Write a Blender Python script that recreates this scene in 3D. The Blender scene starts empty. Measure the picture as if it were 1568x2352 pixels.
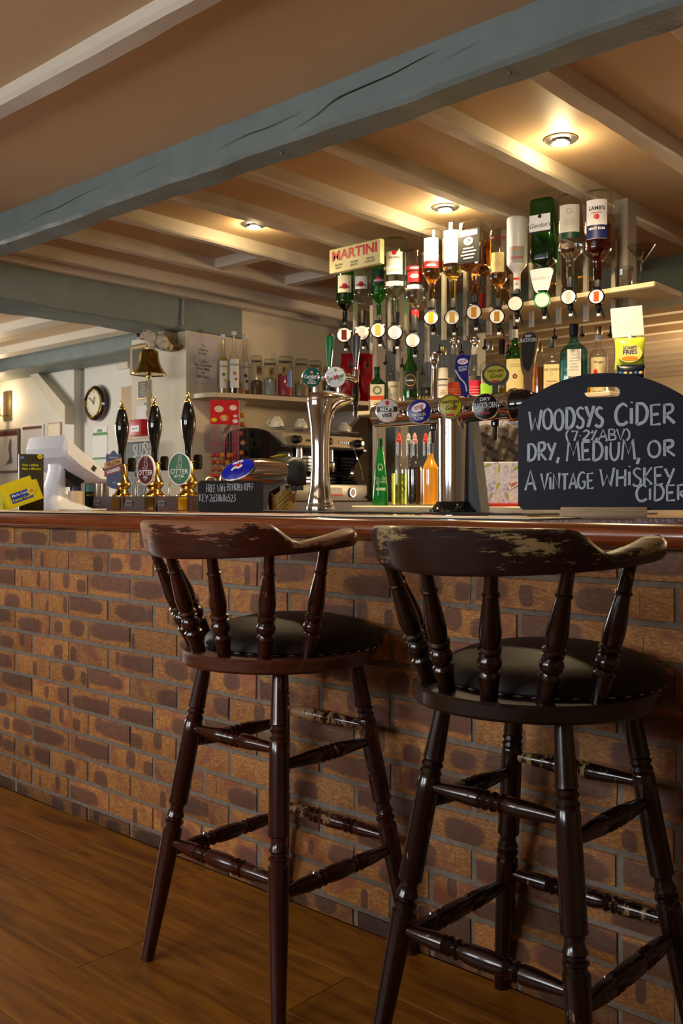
import bpy, bmesh, math, random
from math import sin, cos, pi, radians, sqrt, atan2
from mathutils import Vector, Matrix

# ---------------------------------------------------------------- camera
SC = bpy.context.scene
COL = SC.collection
F = 2206.0                      # focal length in photo pixels (1568x2352)
CX, HY = 784.0, 1150.0          # principal column, horizon row
YAW = radians(42.1)
CAM = Vector((0.0, -1.753, 1.034))
FW = Vector((-sin(YAW), cos(YAW), 0)); RT = Vector((cos(YAW), sin(YAW), 0))
cam_d = bpy.data.cameras.new('camera')
cam_d.sensor_fit = 'VERTICAL'; cam_d.sensor_height = 36.0
cam_d.lens = 36.0 * F / 2352.0
cam_d.shift_y = (HY - 1176.0) / 2352.0
cam_d.clip_start = 0.05
cam_d.dof.use_dof = True; cam_d.dof.focus_distance = 2.25; cam_d.dof.aperture_fstop = 9.0
cam = bpy.data.objects.new('camera', cam_d); COL.objects.link(cam)
cam.location = CAM; cam.rotation_euler = (pi / 2, 0, YAW)
SC.camera = cam

# ---------------------------------------------------------------- world, daylight, exposure
W = bpy.data.worlds.new('world'); SC.world = W; W.use_nodes = True
W.node_tree.nodes['Background'].inputs[0].default_value = (0.75, 0.85, 1.0, 1)
W.node_tree.nodes['Background'].inputs[1].default_value = 0.6
SC.view_settings.view_transform = 'Standard'; SC.view_settings.look = 'None'
SC.view_settings.gamma = 1.0; SC.view_settings.use_curve_mapping = False
SC.view_settings.exposure = 0.4
SC.cycles.transparent_max_bounces = 20
SC.cycles.max_bounces = 7; SC.cycles.diffuse_bounces = 4; SC.cycles.glossy_bounces = 3; SC.cycles.transmission_bounces = 6
SC.cycles.caustics_reflective = False; SC.cycles.caustics_refractive = False

def area_light(name, loc, rot, sx, sy, energy, color):
    l = bpy.data.lights.new(name, 'AREA'); l.shape = 'RECTANGLE'; l.size = sx; l.size_y = sy
    l.energy = energy; l.color = color
    o = bpy.data.objects.new(name, l); COL.objects.link(o); o.location = loc; o.rotation_euler = rot
    return o
DAY = (0.93, 0.97, 1.0)
WINDOWS = [(-3.35, 1.3), (-1.55, 1.3)]          # windows in the wall behind the camera: centre x, width
for wx, ww in WINDOWS:
    area_light('window_daylight', (wx, -3.42, 1.61), (radians(90), 0, 0), ww - .06, .86, 36, DAY)
area_light('window_daylight', (-8.45, 0.3, 1.45), (radians(90), 0, radians(-90)), 1.3, 1.1, 85, (1, .95, .86))     # left room window
area_light('window_daylight', (-0.6, 7.2, 1.45), (radians(90), 0, radians(180)), 1.4, 1.0, 26, (1, .93, .8))   # far room window

# ---------------------------------------------------------------- pixel helpers (photo pixel -> point on a plane)
def ray(px, py):
    u = (px - CX) / F; v = (HY - py) / F
    return FW + RT * u + Vector((0, 0, v))
def atY(px, py, y): d = ray(px, py); t = (y - CAM.y) / d.y; return CAM + d * t
def atX(px, py, x): d = ray(px, py); t = (x - CAM.x) / d.x; return CAM + d * t
def atZ(px, py, z): d = ray(px, py); t = (z - CAM.z) / d.z; return CAM + d * t
def depth(p): return (Vector(p) - CAM).dot(FW)
def mpp(p): return depth(p) / F                   # metres per photo pixel at a point
def face_cam(p, off=0):                           # z-rotation that turns local -Y to the camera
    n = CAM - Vector(p); return atan2(n.x, -n.y) + radians(off)

# ---------------------------------------------------------------- mesh builder
class MB:
    def __init__(s): s.v = []; s.f = []
    def add(s, vs, fs):
        b = len(s.v); s.v += [tuple(p) for p in vs]; s.f += [tuple(i + b for i in f) for f in fs]; return s
    def box(s, x0, x1, y0, y1, z0, z1, M=None):
        vs = [Vector(p) for p in ((x0,y0,z0),(x1,y0,z0),(x1,y1,z0),(x0,y1,z0),(x0,y0,z1),(x1,y0,z1),(x1,y1,z1),(x0,y1,z1))]
        if M: vs = [M @ p for p in vs]
        return s.add(vs, [(0,3,2,1),(4,5,6,7),(0,1,5,4),(1,2,6,5),(2,3,7,6),(3,0,4,7)])
    def bbox(s, x0, x1, y0, y1, z0, z1, b=.004, seg=2, M=None):   # bevelled box
        bm = bmesh.new(); bmesh.ops.create_cube(bm, size=1)
        for v in bm.verts: v.co = Vector(((x0+x1)/2 + v.co.x*(x1-x0), (y0+y1)/2 + v.co.y*(y1-y0), (z0+z1)/2 + v.co.z*(z1-z0)))
        bmesh.ops.bevel(bm, geom=bm.edges[:], offset=b, segments=seg, profile=.5, affect='EDGES')
        return s.bm(bm, M)
    def bm(s, bm, M=None):
        bm.verts.index_update()
        s.add([(M @ v.co if M else v.co.copy()) for v in bm.verts], [[v.index for v in f.verts] for f in bm.faces]); bm.free(); return s
    def rings(s, rings, cap0=True, cap1=True, closed=True):
        n = len(rings[0]); vs = [p for r in rings for p in r]; fs = []
        for i in range(len(rings) - 1):
            for j in range(n if closed else n - 1):
                k = (j + 1) % n
                fs.append((i*n+j, i*n+k, (i+1)*n+k, (i+1)*n+j))
        if cap0: fs.append(tuple(reversed(range(n))))
        if cap1: fs.append(tuple(range((len(rings)-1)*n, len(rings)*n)))
        return s.add(vs, fs)
    def lathe(s, prof, n=24, M=None, cap0=True, cap1=True, e=2.0, ky=1.0):    # prof: (r, z); e = superellipse exponent
        R = []
        for r, z in prof:
            ring = []
            for j in range(n):
                a = 2*pi*(j + (.5 if e > 2.5 else 0))/n; c, q = cos(a), sin(a)
                if e != 2.0: c = math.copysign(abs(c)**(2/e), c); q = math.copysign(abs(q)**(2/e), q)
                p = Vector((r*c, r*q*ky, z)); ring.append(M @ p if M else p)
            R.append(ring)
        return s.rings(R, cap0, cap1)
    def turned(s, A, B, prof, n=14):               # lathe along A->B; prof: (t, r)
        A, B = Vector(A), Vector(B); d = B - A; L = d.length
        M = Matrix.Translation(A) @ d.to_track_quat('Z', 'Y').to_matrix().to_4x4()
        return s.lathe([(r, t*L) for t, r in prof], n, M)
    def tube(s, pts, r, n=8, closed=False):
        pts = [Vector(p) for p in pts]; R = []; up = None
        rr = r if isinstance(r, (list, tuple)) else [r]*len(pts)
        for i, p in enumerate(pts):
            a = pts[max(i-1, 0)] if not closed else pts[i-1]; b = pts[min(i+1, len(pts)-1)] if not closed else pts[(i+1) % len(pts)]
            d = (b - a).normalized()
            if up is None: up = Vector((0,0,1)) if abs(d.z) < .9 else Vector((1,0,0))
            x = d.cross(up).normalized(); y = x.cross(d).normalized(); up = y
            R.append([p + (x*cos(2*pi*j/n) + y*sin(2*pi*j/n))*rr[i] for j in range(n)])
        if closed: R.append(R[0]); return s.rings(R, False, False)
        return s.rings(R)
    def sphere(s, c, r, n=16, m=10, k=(1,1,1)):
        c = Vector(c); prof = [(max(r*sin(pi*i/m), 1e-5), -r*cos(pi*i/m)) for i in range(m+1)]
        M = Matrix.Translation(c) @ Matrix.Diagonal((*k, 1)); return s.lathe(prof, n, M, False, False)
    def prism(s, pts, y0, y1, M=None):             # outline in XZ, extruded along Y
        n = len(pts); vs = [Vector((x, y0, z)) for x, z in pts] + [Vector((x, y1, z)) for x, z in pts]
        if M: vs = [M @ p for p in vs]
        fs = [tuple(range(n)), tuple(reversed(range(n, 2*n)))] + [(i, n+i, n+(i+1) % n, (i+1) % n) for i in range(n)]
        return s.add(vs, fs)

def make_mesh(name, mb, mat, sharp=35):
    me = bpy.data.meshes.new(name); me.from_pydata(mb.v, [], mb.f)
    bm = bmesh.new(); bm.from_mesh(me); bmesh.ops.recalc_face_normals(bm, faces=bm.faces); bm.to_mesh(me); bm.free()
    me.materials.append(mat)
    if sharp:
        me.polygons.foreach_set('use_smooth', [True]*len(me.polygons)); me.set_sharp_from_angle(angle=radians(sharp))
    return me
def obj(name, mb, mat, parent=None, loc=(0,0,0), rotz=0, sharp=35, rot=None):
    me = mb if isinstance(mb, bpy.types.Mesh) else make_mesh(name, mb, mat, sharp)
    o = bpy.data.objects.new(name, me); COL.objects.link(o)
    o.location = loc; o.rotation_euler = rot if rot else (0, 0, rotz); o.parent = parent
    return o
def tag(o, label, cat, group=None, kind=None):
    if label: o['label'] = label
    if cat: o['category'] = cat
    if group: o['group'] = group
    if kind: o['kind'] = kind
    return o
def thing(name, label, cat, loc=(0,0,0), rotz=0, group=None, kind=None, rot=None):
    o = bpy.data.objects.new(name, None); COL.objects.link(o); o.empty_display_size = .05
    o.location = loc; o.rotation_euler = rot if rot else (0, 0, rotz)
    return tag(o, label, cat, group, kind)
def struct(name, mb, mat, label=None, sharp=35):
    o = obj(name, mb, mat, sharp=sharp); o['kind'] = 'structure'
    if label: o['label'] = label
    return o

# ---------------------------------------------------------------- lettering
_tc = {}
def text2d(s, size=1.0, xs=1.0, bold=0.0, shear=0.0, align='CENTER', space=1.0):
    key = (s, xs, bold, shear, align, space)
    if key not in _tc:
        cu = bpy.data.curves.new('t', 'FONT'); cu.body = s; cu.size = 1.0; cu.align_x = align; cu.align_y = 'CENTER'
        cu.resolution_u = 3; cu.offset = bold; cu.shear = shear; cu.space_character = space
        o = bpy.data.objects.new('t', cu); COL.objects.link(o)
        dg = bpy.context.evaluated_depsgraph_get(); e = o.evaluated_get(dg); me = e.to_mesh()
        vs = [(v.co.x, v.co.y) for v in me.vertices]; fs = [tuple(p.vertices) for p in me.polygons]
        e.to_mesh_clear(); bpy.data.objects.remove(o); bpy.data.curves.remove(cu)
        ys = [v[1] for v in vs] or [0]; mid = (max(ys) + min(ys))/2
        _tc[key] = ([(x*xs, y - mid) for x, y in vs], fs)
    vs, fs = _tc[key]
    return [(x*size, y*size) for x, y in vs], fs
def flat(y=0.0):     return lambda x, z: (x, y, z)
def cyl(r, cx=0, cy=0): return lambda x, z: (cx + r*sin(x/r), cy - r*cos(x/r), z)
def put_text(mb, fmap, s, x, z, size, rot=0, **k):
    vs, fs = text2d(s, size, **k); c, q = cos(radians(rot)), sin(radians(rot))
    return mb.add([fmap(x + a*c - b*q, z + a*q + b*c) for a, b in vs], fs)
def patch(mb, fmap, x0, x1, z0, z1, n=10):
    vs = [fmap(x0 + (x1-x0)*i/n, z) for z in (z0, z1) for i in range(n+1)]
    return mb.add(vs, [(i, i+1, n+2+i, n+1+i) for i in range(n)])
def disc(mb, fmap, x, z, rx, rz=None, n=28):
    rz = rz or rx
    vs = [fmap(x, z)] + [fmap(x + rx*cos(2*pi*i/n), z + rz*sin(2*pi*i/n)) for i in range(n)]
    return mb.add(vs, [(0, 1+i, 1+(i+1) % n) for i in range(n)])
def ringflat(mb, fmap, x, z, rx, rz, w, n=28):
    vs = [fmap(x + (rx-k*w)*cos(2*pi*i/n), z + (rz-k*w)*sin(2*pi*i/n)) for k in (0, 1) for i in range(n)]
    return mb.add(vs, [(i, (i+1) % n, n+(i+1) % n, n+i) for i in range(n)])
def poly(mb, fmap, pts):
    return mb.add([fmap(*p) for p in pts], [tuple(range(len(pts)))])
def catmull(pts, k=5):
    if len(pts) < 3: return pts
    out = []
    P = [pts[0]] + list(pts) + [pts[-1]]
    for i in range(1, len(P)-2):
        for t in range(k):
            t = t/k; a, b, c, d = P[i-1], P[i], P[i+1], P[i+2]
            out.append(tuple(.5*((2*b[j]) + (-a[j]+c[j])*t + (2*a[j]-5*b[j]+4*c[j]-d[j])*t*t + (-a[j]+3*b[j]-3*c[j]+d[j])*t**3) for j in range(len(b))))
    out.append(tuple(pts[-1])); return out
def stroke(mb, fmap, pts, w, taper=False):          # a flat ribbon along a polyline
    n = len(pts); L = []; Rr = []
    for i, p in enumerate(pts):
        a, b = pts[max(i-1, 0)], pts[min(i+1, n-1)]
        dx, dz = b[0]-a[0], b[1]-a[1]; l = sqrt(dx*dx + dz*dz) or 1
        ww = w*(.55 + .45*sin(pi*min(1, (i+.6)/(n*.35)) / 2)) if taper else w
        L.append((p[0] - dz/l*ww/2, p[1] + dx/l*ww/2)); Rr.append((p[0] + dz/l*ww/2, p[1] - dx/l*ww/2))
    vs = [fmap(*q) for q in L] + [fmap(*q) for q in Rr]
    return mb.add(vs, [(i, i+1, n+i+1, n+i) for i in range(n-1)])
# handwriting: strokes in a cell 0..1 high; 's' prefix = smooth curve. (advance width, strokes)
O_ = [(.35,1),(.1,.85),(0,.5),(.1,.13),(.38,0),(.62,.15),(.7,.5),(.6,.85),(.3,1)]
HAND = {
'A':(.75,[[(0,0),(.38,1),(.72,0)],[(.08,.3),(.7,.38)]]), 'B':(.65,[[(.05,0),(.05,1)],'s',[(.05,1),(.5,.92),(.5,.6),(.1,.52),(.58,.42),(.6,.08),(.02,0)]]),
'C':(.75,['s',[(.7,.85),(.45,1),(.12,.8),(0,.42),(.15,.06),(.45,0),(.72,.14)]]), 'D':(.78,[[(.08,0),(.1,1)],'s',[(.02,.98),(.45,.95),(.7,.6),(.55,.15),(.08,0)]]),
'E':(.66,[[(.6,1),(.05,.97),(.08,0),(.62,.03)],[(.08,.5),(.5,.53)]]), 'F':(.6,[[(.6,1),(.08,.97),(.06,0)],[(.08,.5),(.5,.53)]]),
'G':(.78,['s',[(.68,.9),(.38,1),(.08,.75),(.02,.3),(.3,0),(.62,.12),(.66,.42)],[(.4,.42),(.72,.42)]]), 'H':(.75,[[(.08,1),(.05,0)],[(.66,1),(.64,0)],[(.06,.5),(.65,.54)]]),
'I':(.25,[[(.1,1),(.1,0)]]), 'i':(.25,[[(.1,.75),(.1,0)],[(.11,1.0),(.12,1.06)]]), 'K':(.68,[[(.08,1),(.06,0)],[(.6,1),(.1,.45),(.64,0)]]),
'L':(.6,[[(.08,1),(.06,0),(.55,.02)]]), 'M':(.95,[[(0,0),(.14,1),(.45,.3),(.76,1),(.9,0)]]), 'N':(.75,[[(.05,0),(.08,.95),(.6,.05),(.64,1)]]),
'O':(.8,['s',O_]), 'P':(.62,[[(.08,0),(.08,1)],'s',[(.03,.98),(.5,.96),(.56,.66),(.1,.46)]]), 'R':(.72,[[(.08,0),(.08,1)],'s',[(.02,.97),(.5,.98),(.55,.66),(.12,.46)],[(.14,.46),(.7,0)]]),
'S':(.65,['s',[(.58,.9),(.3,1),(.06,.8),(.25,.55),(.55,.35),(.48,.06),(.2,0),(0,.12)]]), 'T':(.66,[[(0,.97),(.66,1)],[(.33,.98),(.3,0)]]),
'U':(.74,['s',[(.06,1),(.06,.3),(.3,0),(.58,.25),(.64,1)]]), 'V':(.7,[[(0,1),(.32,0),(.68,1)]]), 'W':(1.05,[[(0,.95),(.22,0),(.5,.6),(.74,0),(1.0,1)]]),
'Y':(.68,[[(0,1),(.3,.5)],[(.66,1),(.18,0)]]), '0':(.7,['s',O_]), '1':(.35,[[(.0,.8),(.2,1),(.18,0)]]), '2':(.62,['s',[(.03,.82),(.3,1),(.55,.75),(.3,.35),(.02,.02),(.6,.04)]]),
'3':(.58,['s',[(.04,.95),(.5,.93),(.25,.58),(.52,.36),(.38,.03),(0,.06)]]), '5':(.6,[[(.55,1),(.12,.98),(.08,.58)],'s',[(.08,.58),(.45,.58),(.52,.25),(.28,0),(.0,.06)]]),
'7':(.58,[[(0,.95),(.55,1),(.25,0)]]), '8':(.62,['s',[(.5,.88),(.28,1),(.1,.8),(.28,.54),(.52,.28),(.3,0),(.06,.22),(.3,.52),(.5,.74),(.5,.88)]]),
'%':(.6,[[(.5,1),(.06,0)],'s',[(.06,.9),(.16,.85),(.1,.72),(.03,.82)],'s',[(.5,.25),(.58,.15),(.46,.05),(.42,.18)]]), '(':(.35,['s',[(.3,1.15),(.02,.7),(.02,.3),(.2,-.2)]]), ')':(.35,['s',[(.02,1.15),(.28,.8),(.28,.3),(.05,-.05)]]),
',':(.25,[[(.14,.12),(.02,-.22)]]), '.':(.25,[[(.08,.42),(.12,.5)]]), ':':(.25,[[(.08,.22),(.08,.3)],[(.08,.62),(.08,.7)]]), '-':(.5,[[(.04,.5),(.42,.5)]]), ' ':(.42,[]),
'a':(.5,['s',[(.42,.6),(.2,.66),(.02,.3),(.2,0),(.4,.2),(.42,.6)],[(.42,.6),(.46,0)]]), 'b':(.5,[[(.05,1),(.05,0)],'s',[(.05,.5),(.3,.6),(.42,.3),(.25,0),(.05,.1)]]),
'c':(.45,['s',[(.4,.55),(.15,.62),(.02,.3),(.18,0),(.42,.1)]]), 'd':(.52,['s',[(.42,.5),(.18,.6),(.02,.28),(.2,0),(.42,.2)],[(.42,1),(.44,0)]]),
'e':(.48,['s',[(.04,.3),(.4,.36),(.3,.62),(.06,.5),(.06,.14),(.24,0),(.44,.12)]]), 'f':(.4,['s',[(.4,.95),(.2,1),(.16,.6),(.16,0)],[(0,.6),(.36,.6)]]), 'h':(.5,[[(.05,1),(.05,0)],'s',[(.05,.4),(.25,.62),(.42,.45),(.42,0)]]),
'k':(.48,[[(.05,1),(.05,0)],[(.4,.6),(.08,.3),(.44,0)]]), 'l':(.25,[[(.08,1),(.1,0)]]), 'o':(.5,['s',[(.22,.62),(.04,.4),(.1,.06),(.3,0),(.42,.3),(.34,.58),(.2,.62)]]),
'p':(.5,[[(.05,.6),(.02,-.4)],'s',[(.05,.5),(.3,.6),(.42,.3),(.25,0),(.05,.1)]]), 'r':(.42,[[(.05,.6),(.06,0)],'s',[(.06,.35),(.2,.6),(.38,.58)]]), 's':(.4,['s',[(.34,.55),(.15,.62),(.06,.45),(.32,.2),(.2,0),(0,.06)]]),
'u':(.5,['s',[(.05,.6),(.06,.15),(.2,0),(.4,.2)],[(.42,.6),(.44,0)]]), 'y':(.5,[[(.04,.6),(.22,.1)],[(.44,.6),(.1,-.4)]]), 't':(.35,[[(.16,.95),(.18,0)],[(0,.6),(.34,.62)]]),
}
def hand_width(s, h): return sum(HAND[c][0]*h + .12*h for c in s)*.9
def handwrite(mb, fmap, s, x, z, h, w, xs=.9, jit=.03, seed=1, slope=0, sp=.12):
    rnd = random.Random(seed)
    for ch in s:
        adv, st = HAND[ch]; smooth = False; dz = rnd.uniform(-jit, jit)*h; k = 1 + rnd.uniform(-.06, .06)
        for it in st:
            if it == 's': smooth = True; continue
            pts = [(x + px*h*xs, z + dz + pz*h*k + slope*px*h) for px, pz in it]
            if smooth: pts = catmull(pts, 4)
            stroke(mb, fmap, pts, w*rnd.uniform(.85, 1.15), True); smooth = False
        x += (adv + sp)*h*xs; z += slope*(adv + sp)*h*xs
    return x

# ---------------------------------------------------------------- materials
MATS = {}
def nt(name):
    m = bpy.data.materials.new(name); m.use_nodes = True; t = m.node_tree
    return m, t, t.nodes['Principled BSDF']
def node(t, typ, **k):
    n = t.nodes.new(typ)
    for a, b in k.items():
        if hasattr(n, a): setattr(n, a, b)
        else: n.inputs[a.replace('_', ' ')].default_value = b
    return n
def ramp(t, fac, stops):
    r = t.nodes.new('ShaderNodeValToRGB'); e = r.color_ramp.elements
    while len(e) < len(stops): e.new(.5)
    for i, (p, c) in enumerate(stops): e[i].position = p; e[i].color = (*c, 1) if len(c) == 3 else c
    t.links.new(fac, r.inputs[0]); return r
def bump(t, b, src, strength=.2, dist=.01):
    n = t.nodes.new('ShaderNodeBump'); n.inputs['Strength'].default_value = strength; n.inputs['Distance'].default_value = dist
    t.links.new(src, n.inputs['Height']); t.links.new(n.outputs[0], b.inputs['Normal']); return n
def mat(name, col, rough=.5, metal=0, var=.06, scale=25, coat=0, spec=.5, emit=0, bumpy=0, alpha=1):
    if name in MATS: return MATS[name]
    m, t, b = nt(name); MATS[name] = m
    b.inputs['Roughness'].default_value = rough; b.inputs['Metallic'].default_value = metal
    b.inputs['Specular IOR Level'].default_value = spec; b.inputs['Coat Weight'].default_value = coat
    tc = node(t, 'ShaderNodeTexCoord'); no = node(t, 'ShaderNodeTexNoise', Scale=scale, Detail=4.0)
    t.links.new(tc.outputs['Object'], no.inputs['Vector'])
    lo = tuple(max(0, c*(1-var)) for c in col); hi = tuple(min(1, c*(1+var)) for c in col)
    r = ramp(t, no.outputs[0], [(.3, lo), (.7, hi)]); t.links.new(r.outputs[0], b.inputs['Base Color'])
    if bumpy: bump(t, b, no.outputs[0], bumpy, .004)
    if emit: b.inputs['Emission Color'].default_value = (*col, 1); b.inputs['Emission Strength'].default_value = emit
    return m
def C(h):      # sRGB hex -> linear
    v = [int(h[i:i+2], 16)/255 for i in (0, 2, 4)]
    return tuple((c/12.92 if c <= .04045 else ((c+.055)/1.055)**2.4) for c in v)
def flatmat(h, rough=.55, **k): return mat('paint_' + h + ('' if rough == .55 else '_%d' % int(rough*100)), C(h), rough, var=.03, spec=.3, **k)

def glass(name, tint, gloss=.06, k=1.0):              # thin bottle glass: tinted see-through with a sharp reflection
    if name in MATS: return MATS[name]
    m = bpy.data.materials.new(name); m.use_nodes = True; t = m.node_tree; t.nodes.clear(); MATS[name] = m
    out = node(t, 'ShaderNodeOutputMaterial'); tr = node(t, 'ShaderNodeBsdfTransparent'); gl = node(t, 'ShaderNodeBsdfGlossy', Roughness=gloss)
    lw = node(t, 'ShaderNodeLayerWeight', Blend=.35); mx = node(t, 'ShaderNodeMixShader')
    cr = ramp(t, lw.outputs['Facing'], [(0, tint), (.5, tuple(c*.92 for c in tint)), (.8, tuple(c*.72 for c in tint)), (1, tuple(c*.22*k for c in tint))])
    fr = node(t, 'ShaderNodeFresnel', IOR=1.75)
    ge = node(t, 'ShaderNodeNewGeometry'); nb = node(t, 'ShaderNodeMath', operation='SUBTRACT'); nb.inputs[0].default_value = 1.0; t.links.new(ge.outputs['Backfacing'], nb.inputs[1])
    fm = node(t, 'ShaderNodeMath', operation='MULTIPLY'); t.links.new(fr.outputs[0], fm.inputs[0]); t.links.new(nb.outputs[0], fm.inputs[1])
    t.links.new(cr.outputs[0], tr.inputs[0]); t.links.new(fm.outputs[0], mx.inputs[0])
    t.links.new(tr.outputs[0], mx.inputs[1]); t.links.new(gl.outputs[0], mx.inputs[2]); t.links.new(mx.outputs[0], out.inputs[0])
    return m
def liquid(name, col, rough=0.0, ior=1.33, dens=1):
    if name in MATS: return MATS[name]
    m, t, b = nt(name); MATS[name] = m
    b.inputs['Base Color'].default_value = (*col, 1); b.inputs['Roughness'].default_value = rough
    b.inputs['Transmission Weight'].default_value = 1; b.inputs['IOR'].default_value = ior
    return m

def wood(name, dark, light, rough=.3, axis='X', scale=3.0, coat=.0, worn=None, wear_lo=.55, stretch=14):
    m, t, b = nt(name); MATS[name] = m
    tc = node(t, 'ShaderNodeTexCoord'); mp = node(t, 'ShaderNodeMapping')
    s = {'X': (1, stretch, stretch), 'Y': (stretch, 1, stretch), 'Z': (stretch, stretch, 1)}[axis]
    mp.inputs['Scale'].default_value = s; oi = node(t, 'ShaderNodeObjectInfo')
    va = node(t, 'ShaderNodeVectorMath', operation='ADD'); sc = node(t, 'ShaderNodeVectorMath', operation='SCALE'); sc.inputs['Scale'].default_value = 9
    cx = node(t, 'ShaderNodeCombineXYZ')
    for i in range(3): t.links.new(oi.outputs['Random'], cx.inputs[i])
    t.links.new(cx.outputs[0], sc.inputs[0]); t.links.new(tc.outputs['Object'], va.inputs[0]); t.links.new(sc.outputs[0], va.inputs[1])
    t.links.new(va.outputs[0], mp.inputs[0])
    n1 = node(t, 'ShaderNodeTexNoise', Scale=scale, Detail=6.0, Roughness=.6, Distortion=.4); t.links.new(mp.outputs[0], n1.inputs['Vector'])
    r = ramp(t, n1.outputs[0], [(.3, dark), (.7, light)])
    b.inputs['Roughness'].default_value = rough; b.inputs['Coat Weight'].default_value = coat; b.inputs['Coat Roughness'].default_value = .08
    src = r.outputs[0]
    if worn:
        n2 = node(t, 'ShaderNodeTexNoise', Scale=30.0, Detail=10.0, Roughness=.8); mp2 = node(t, 'ShaderNodeMapping')
        mp2.inputs['Scale'].default_value = {'X': (.3, 1, 2.6), 'Y': (1, .35, 1.6), 'Z': (1.4, 1.4, .5)}[axis]
        t.links.new(va.outputs[0], mp2.inputs[0]); t.links.new(mp2.outputs[0], n2.inputs['Vector'])
        fac = n2.outputs[0]
        n3 = node(t, 'ShaderNodeTexNoise', Scale=5.0, Detail=2.0); t.links.new(va.outputs[0], n3.inputs['Vector'])
        ad = node(t, 'ShaderNodeMath', operation='MULTIPLY_ADD'); ad.inputs[1].default_value = .9
        t.links.new(n3.outputs[0], ad.inputs[0]); t.links.new(n2.outputs[0], ad.inputs[2])
        rr = ramp(t, ad.outputs[0], [(wear_lo/2, (0,0,0)), (wear_lo/2 + .012, (1,1,1))])
        at = node(t, 'ShaderNodeAttribute', attribute_name='wear')
        mu = node(t, 'ShaderNodeMath', operation='ADD'); mu.use_clamp = False; hf = node(t, 'ShaderNodeMath', operation='MULTIPLY'); hf.inputs[1].default_value = .5
        t.links.new(at.outputs['Fac'], mu.inputs[0]); t.links.new(ad.outputs[0], mu.inputs[1])
        t.links.remove(rr.inputs[0].links[0]); t.links.new(mu.outputs[0], hf.inputs[0]); t.links.new(hf.outputs[0], rr.inputs[0])
        mx = node(t, 'ShaderNodeMix', data_type='RGBA'); t.links.new(rr.outputs[0], mx.inputs[0]); t.links.new(src, mx.inputs[6]); mx.inputs[7].default_value = (*worn, 1)
        src = mx.outputs[2]
        ro = node(t, 'ShaderNodeMapRange'); ro.inputs[3].default_value = rough; ro.inputs[4].default_value = .42
        t.links.new(rr.outputs[0], ro.inputs[0]); t.links.new(ro.outputs[0], b.inputs['Roughness'])
    t.links.new(src, b.inputs['Base Color']); bump(t, b, n1.outputs[0], .08, .003)
    return m

def paint(name, col, rough=.6, var=.05, rel=.12, scale=3.5):          # brushed wall / ceiling / beam paint, softly uneven
    m, t, b = nt(name); MATS[name] = m
    tc = node(t, 'ShaderNodeTexCoord'); n1 = node(t, 'ShaderNodeTexNoise', Scale=scale, Detail=5.0); n2 = node(t, 'ShaderNodeTexNoise', Scale=60.0, Detail=3.0)
    t.links.new(tc.outputs['Object'], n1.inputs['Vector']); t.links.new(tc.outputs['Object'], n2.inputs['Vector'])
    r = ramp(t, n1.outputs[0], [(.3, tuple(c*(1-var) for c in col)), (.7, tuple(min(1, c*(1+var)) for c in col))])
    t.links.new(r.outputs[0], b.inputs['Base Color']); b.inputs['Roughness'].default_value = rough
    ad = node(t, 'ShaderNodeMath', operation='MULTIPLY_ADD'); ad.inputs[1].default_value = .25; t.links.new(n2.outputs[0], ad.inputs[0]); t.links.new(n1.outputs[0], ad.inputs[2])
    bump(t, b, ad.outputs[0], rel, .02); return m

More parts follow.
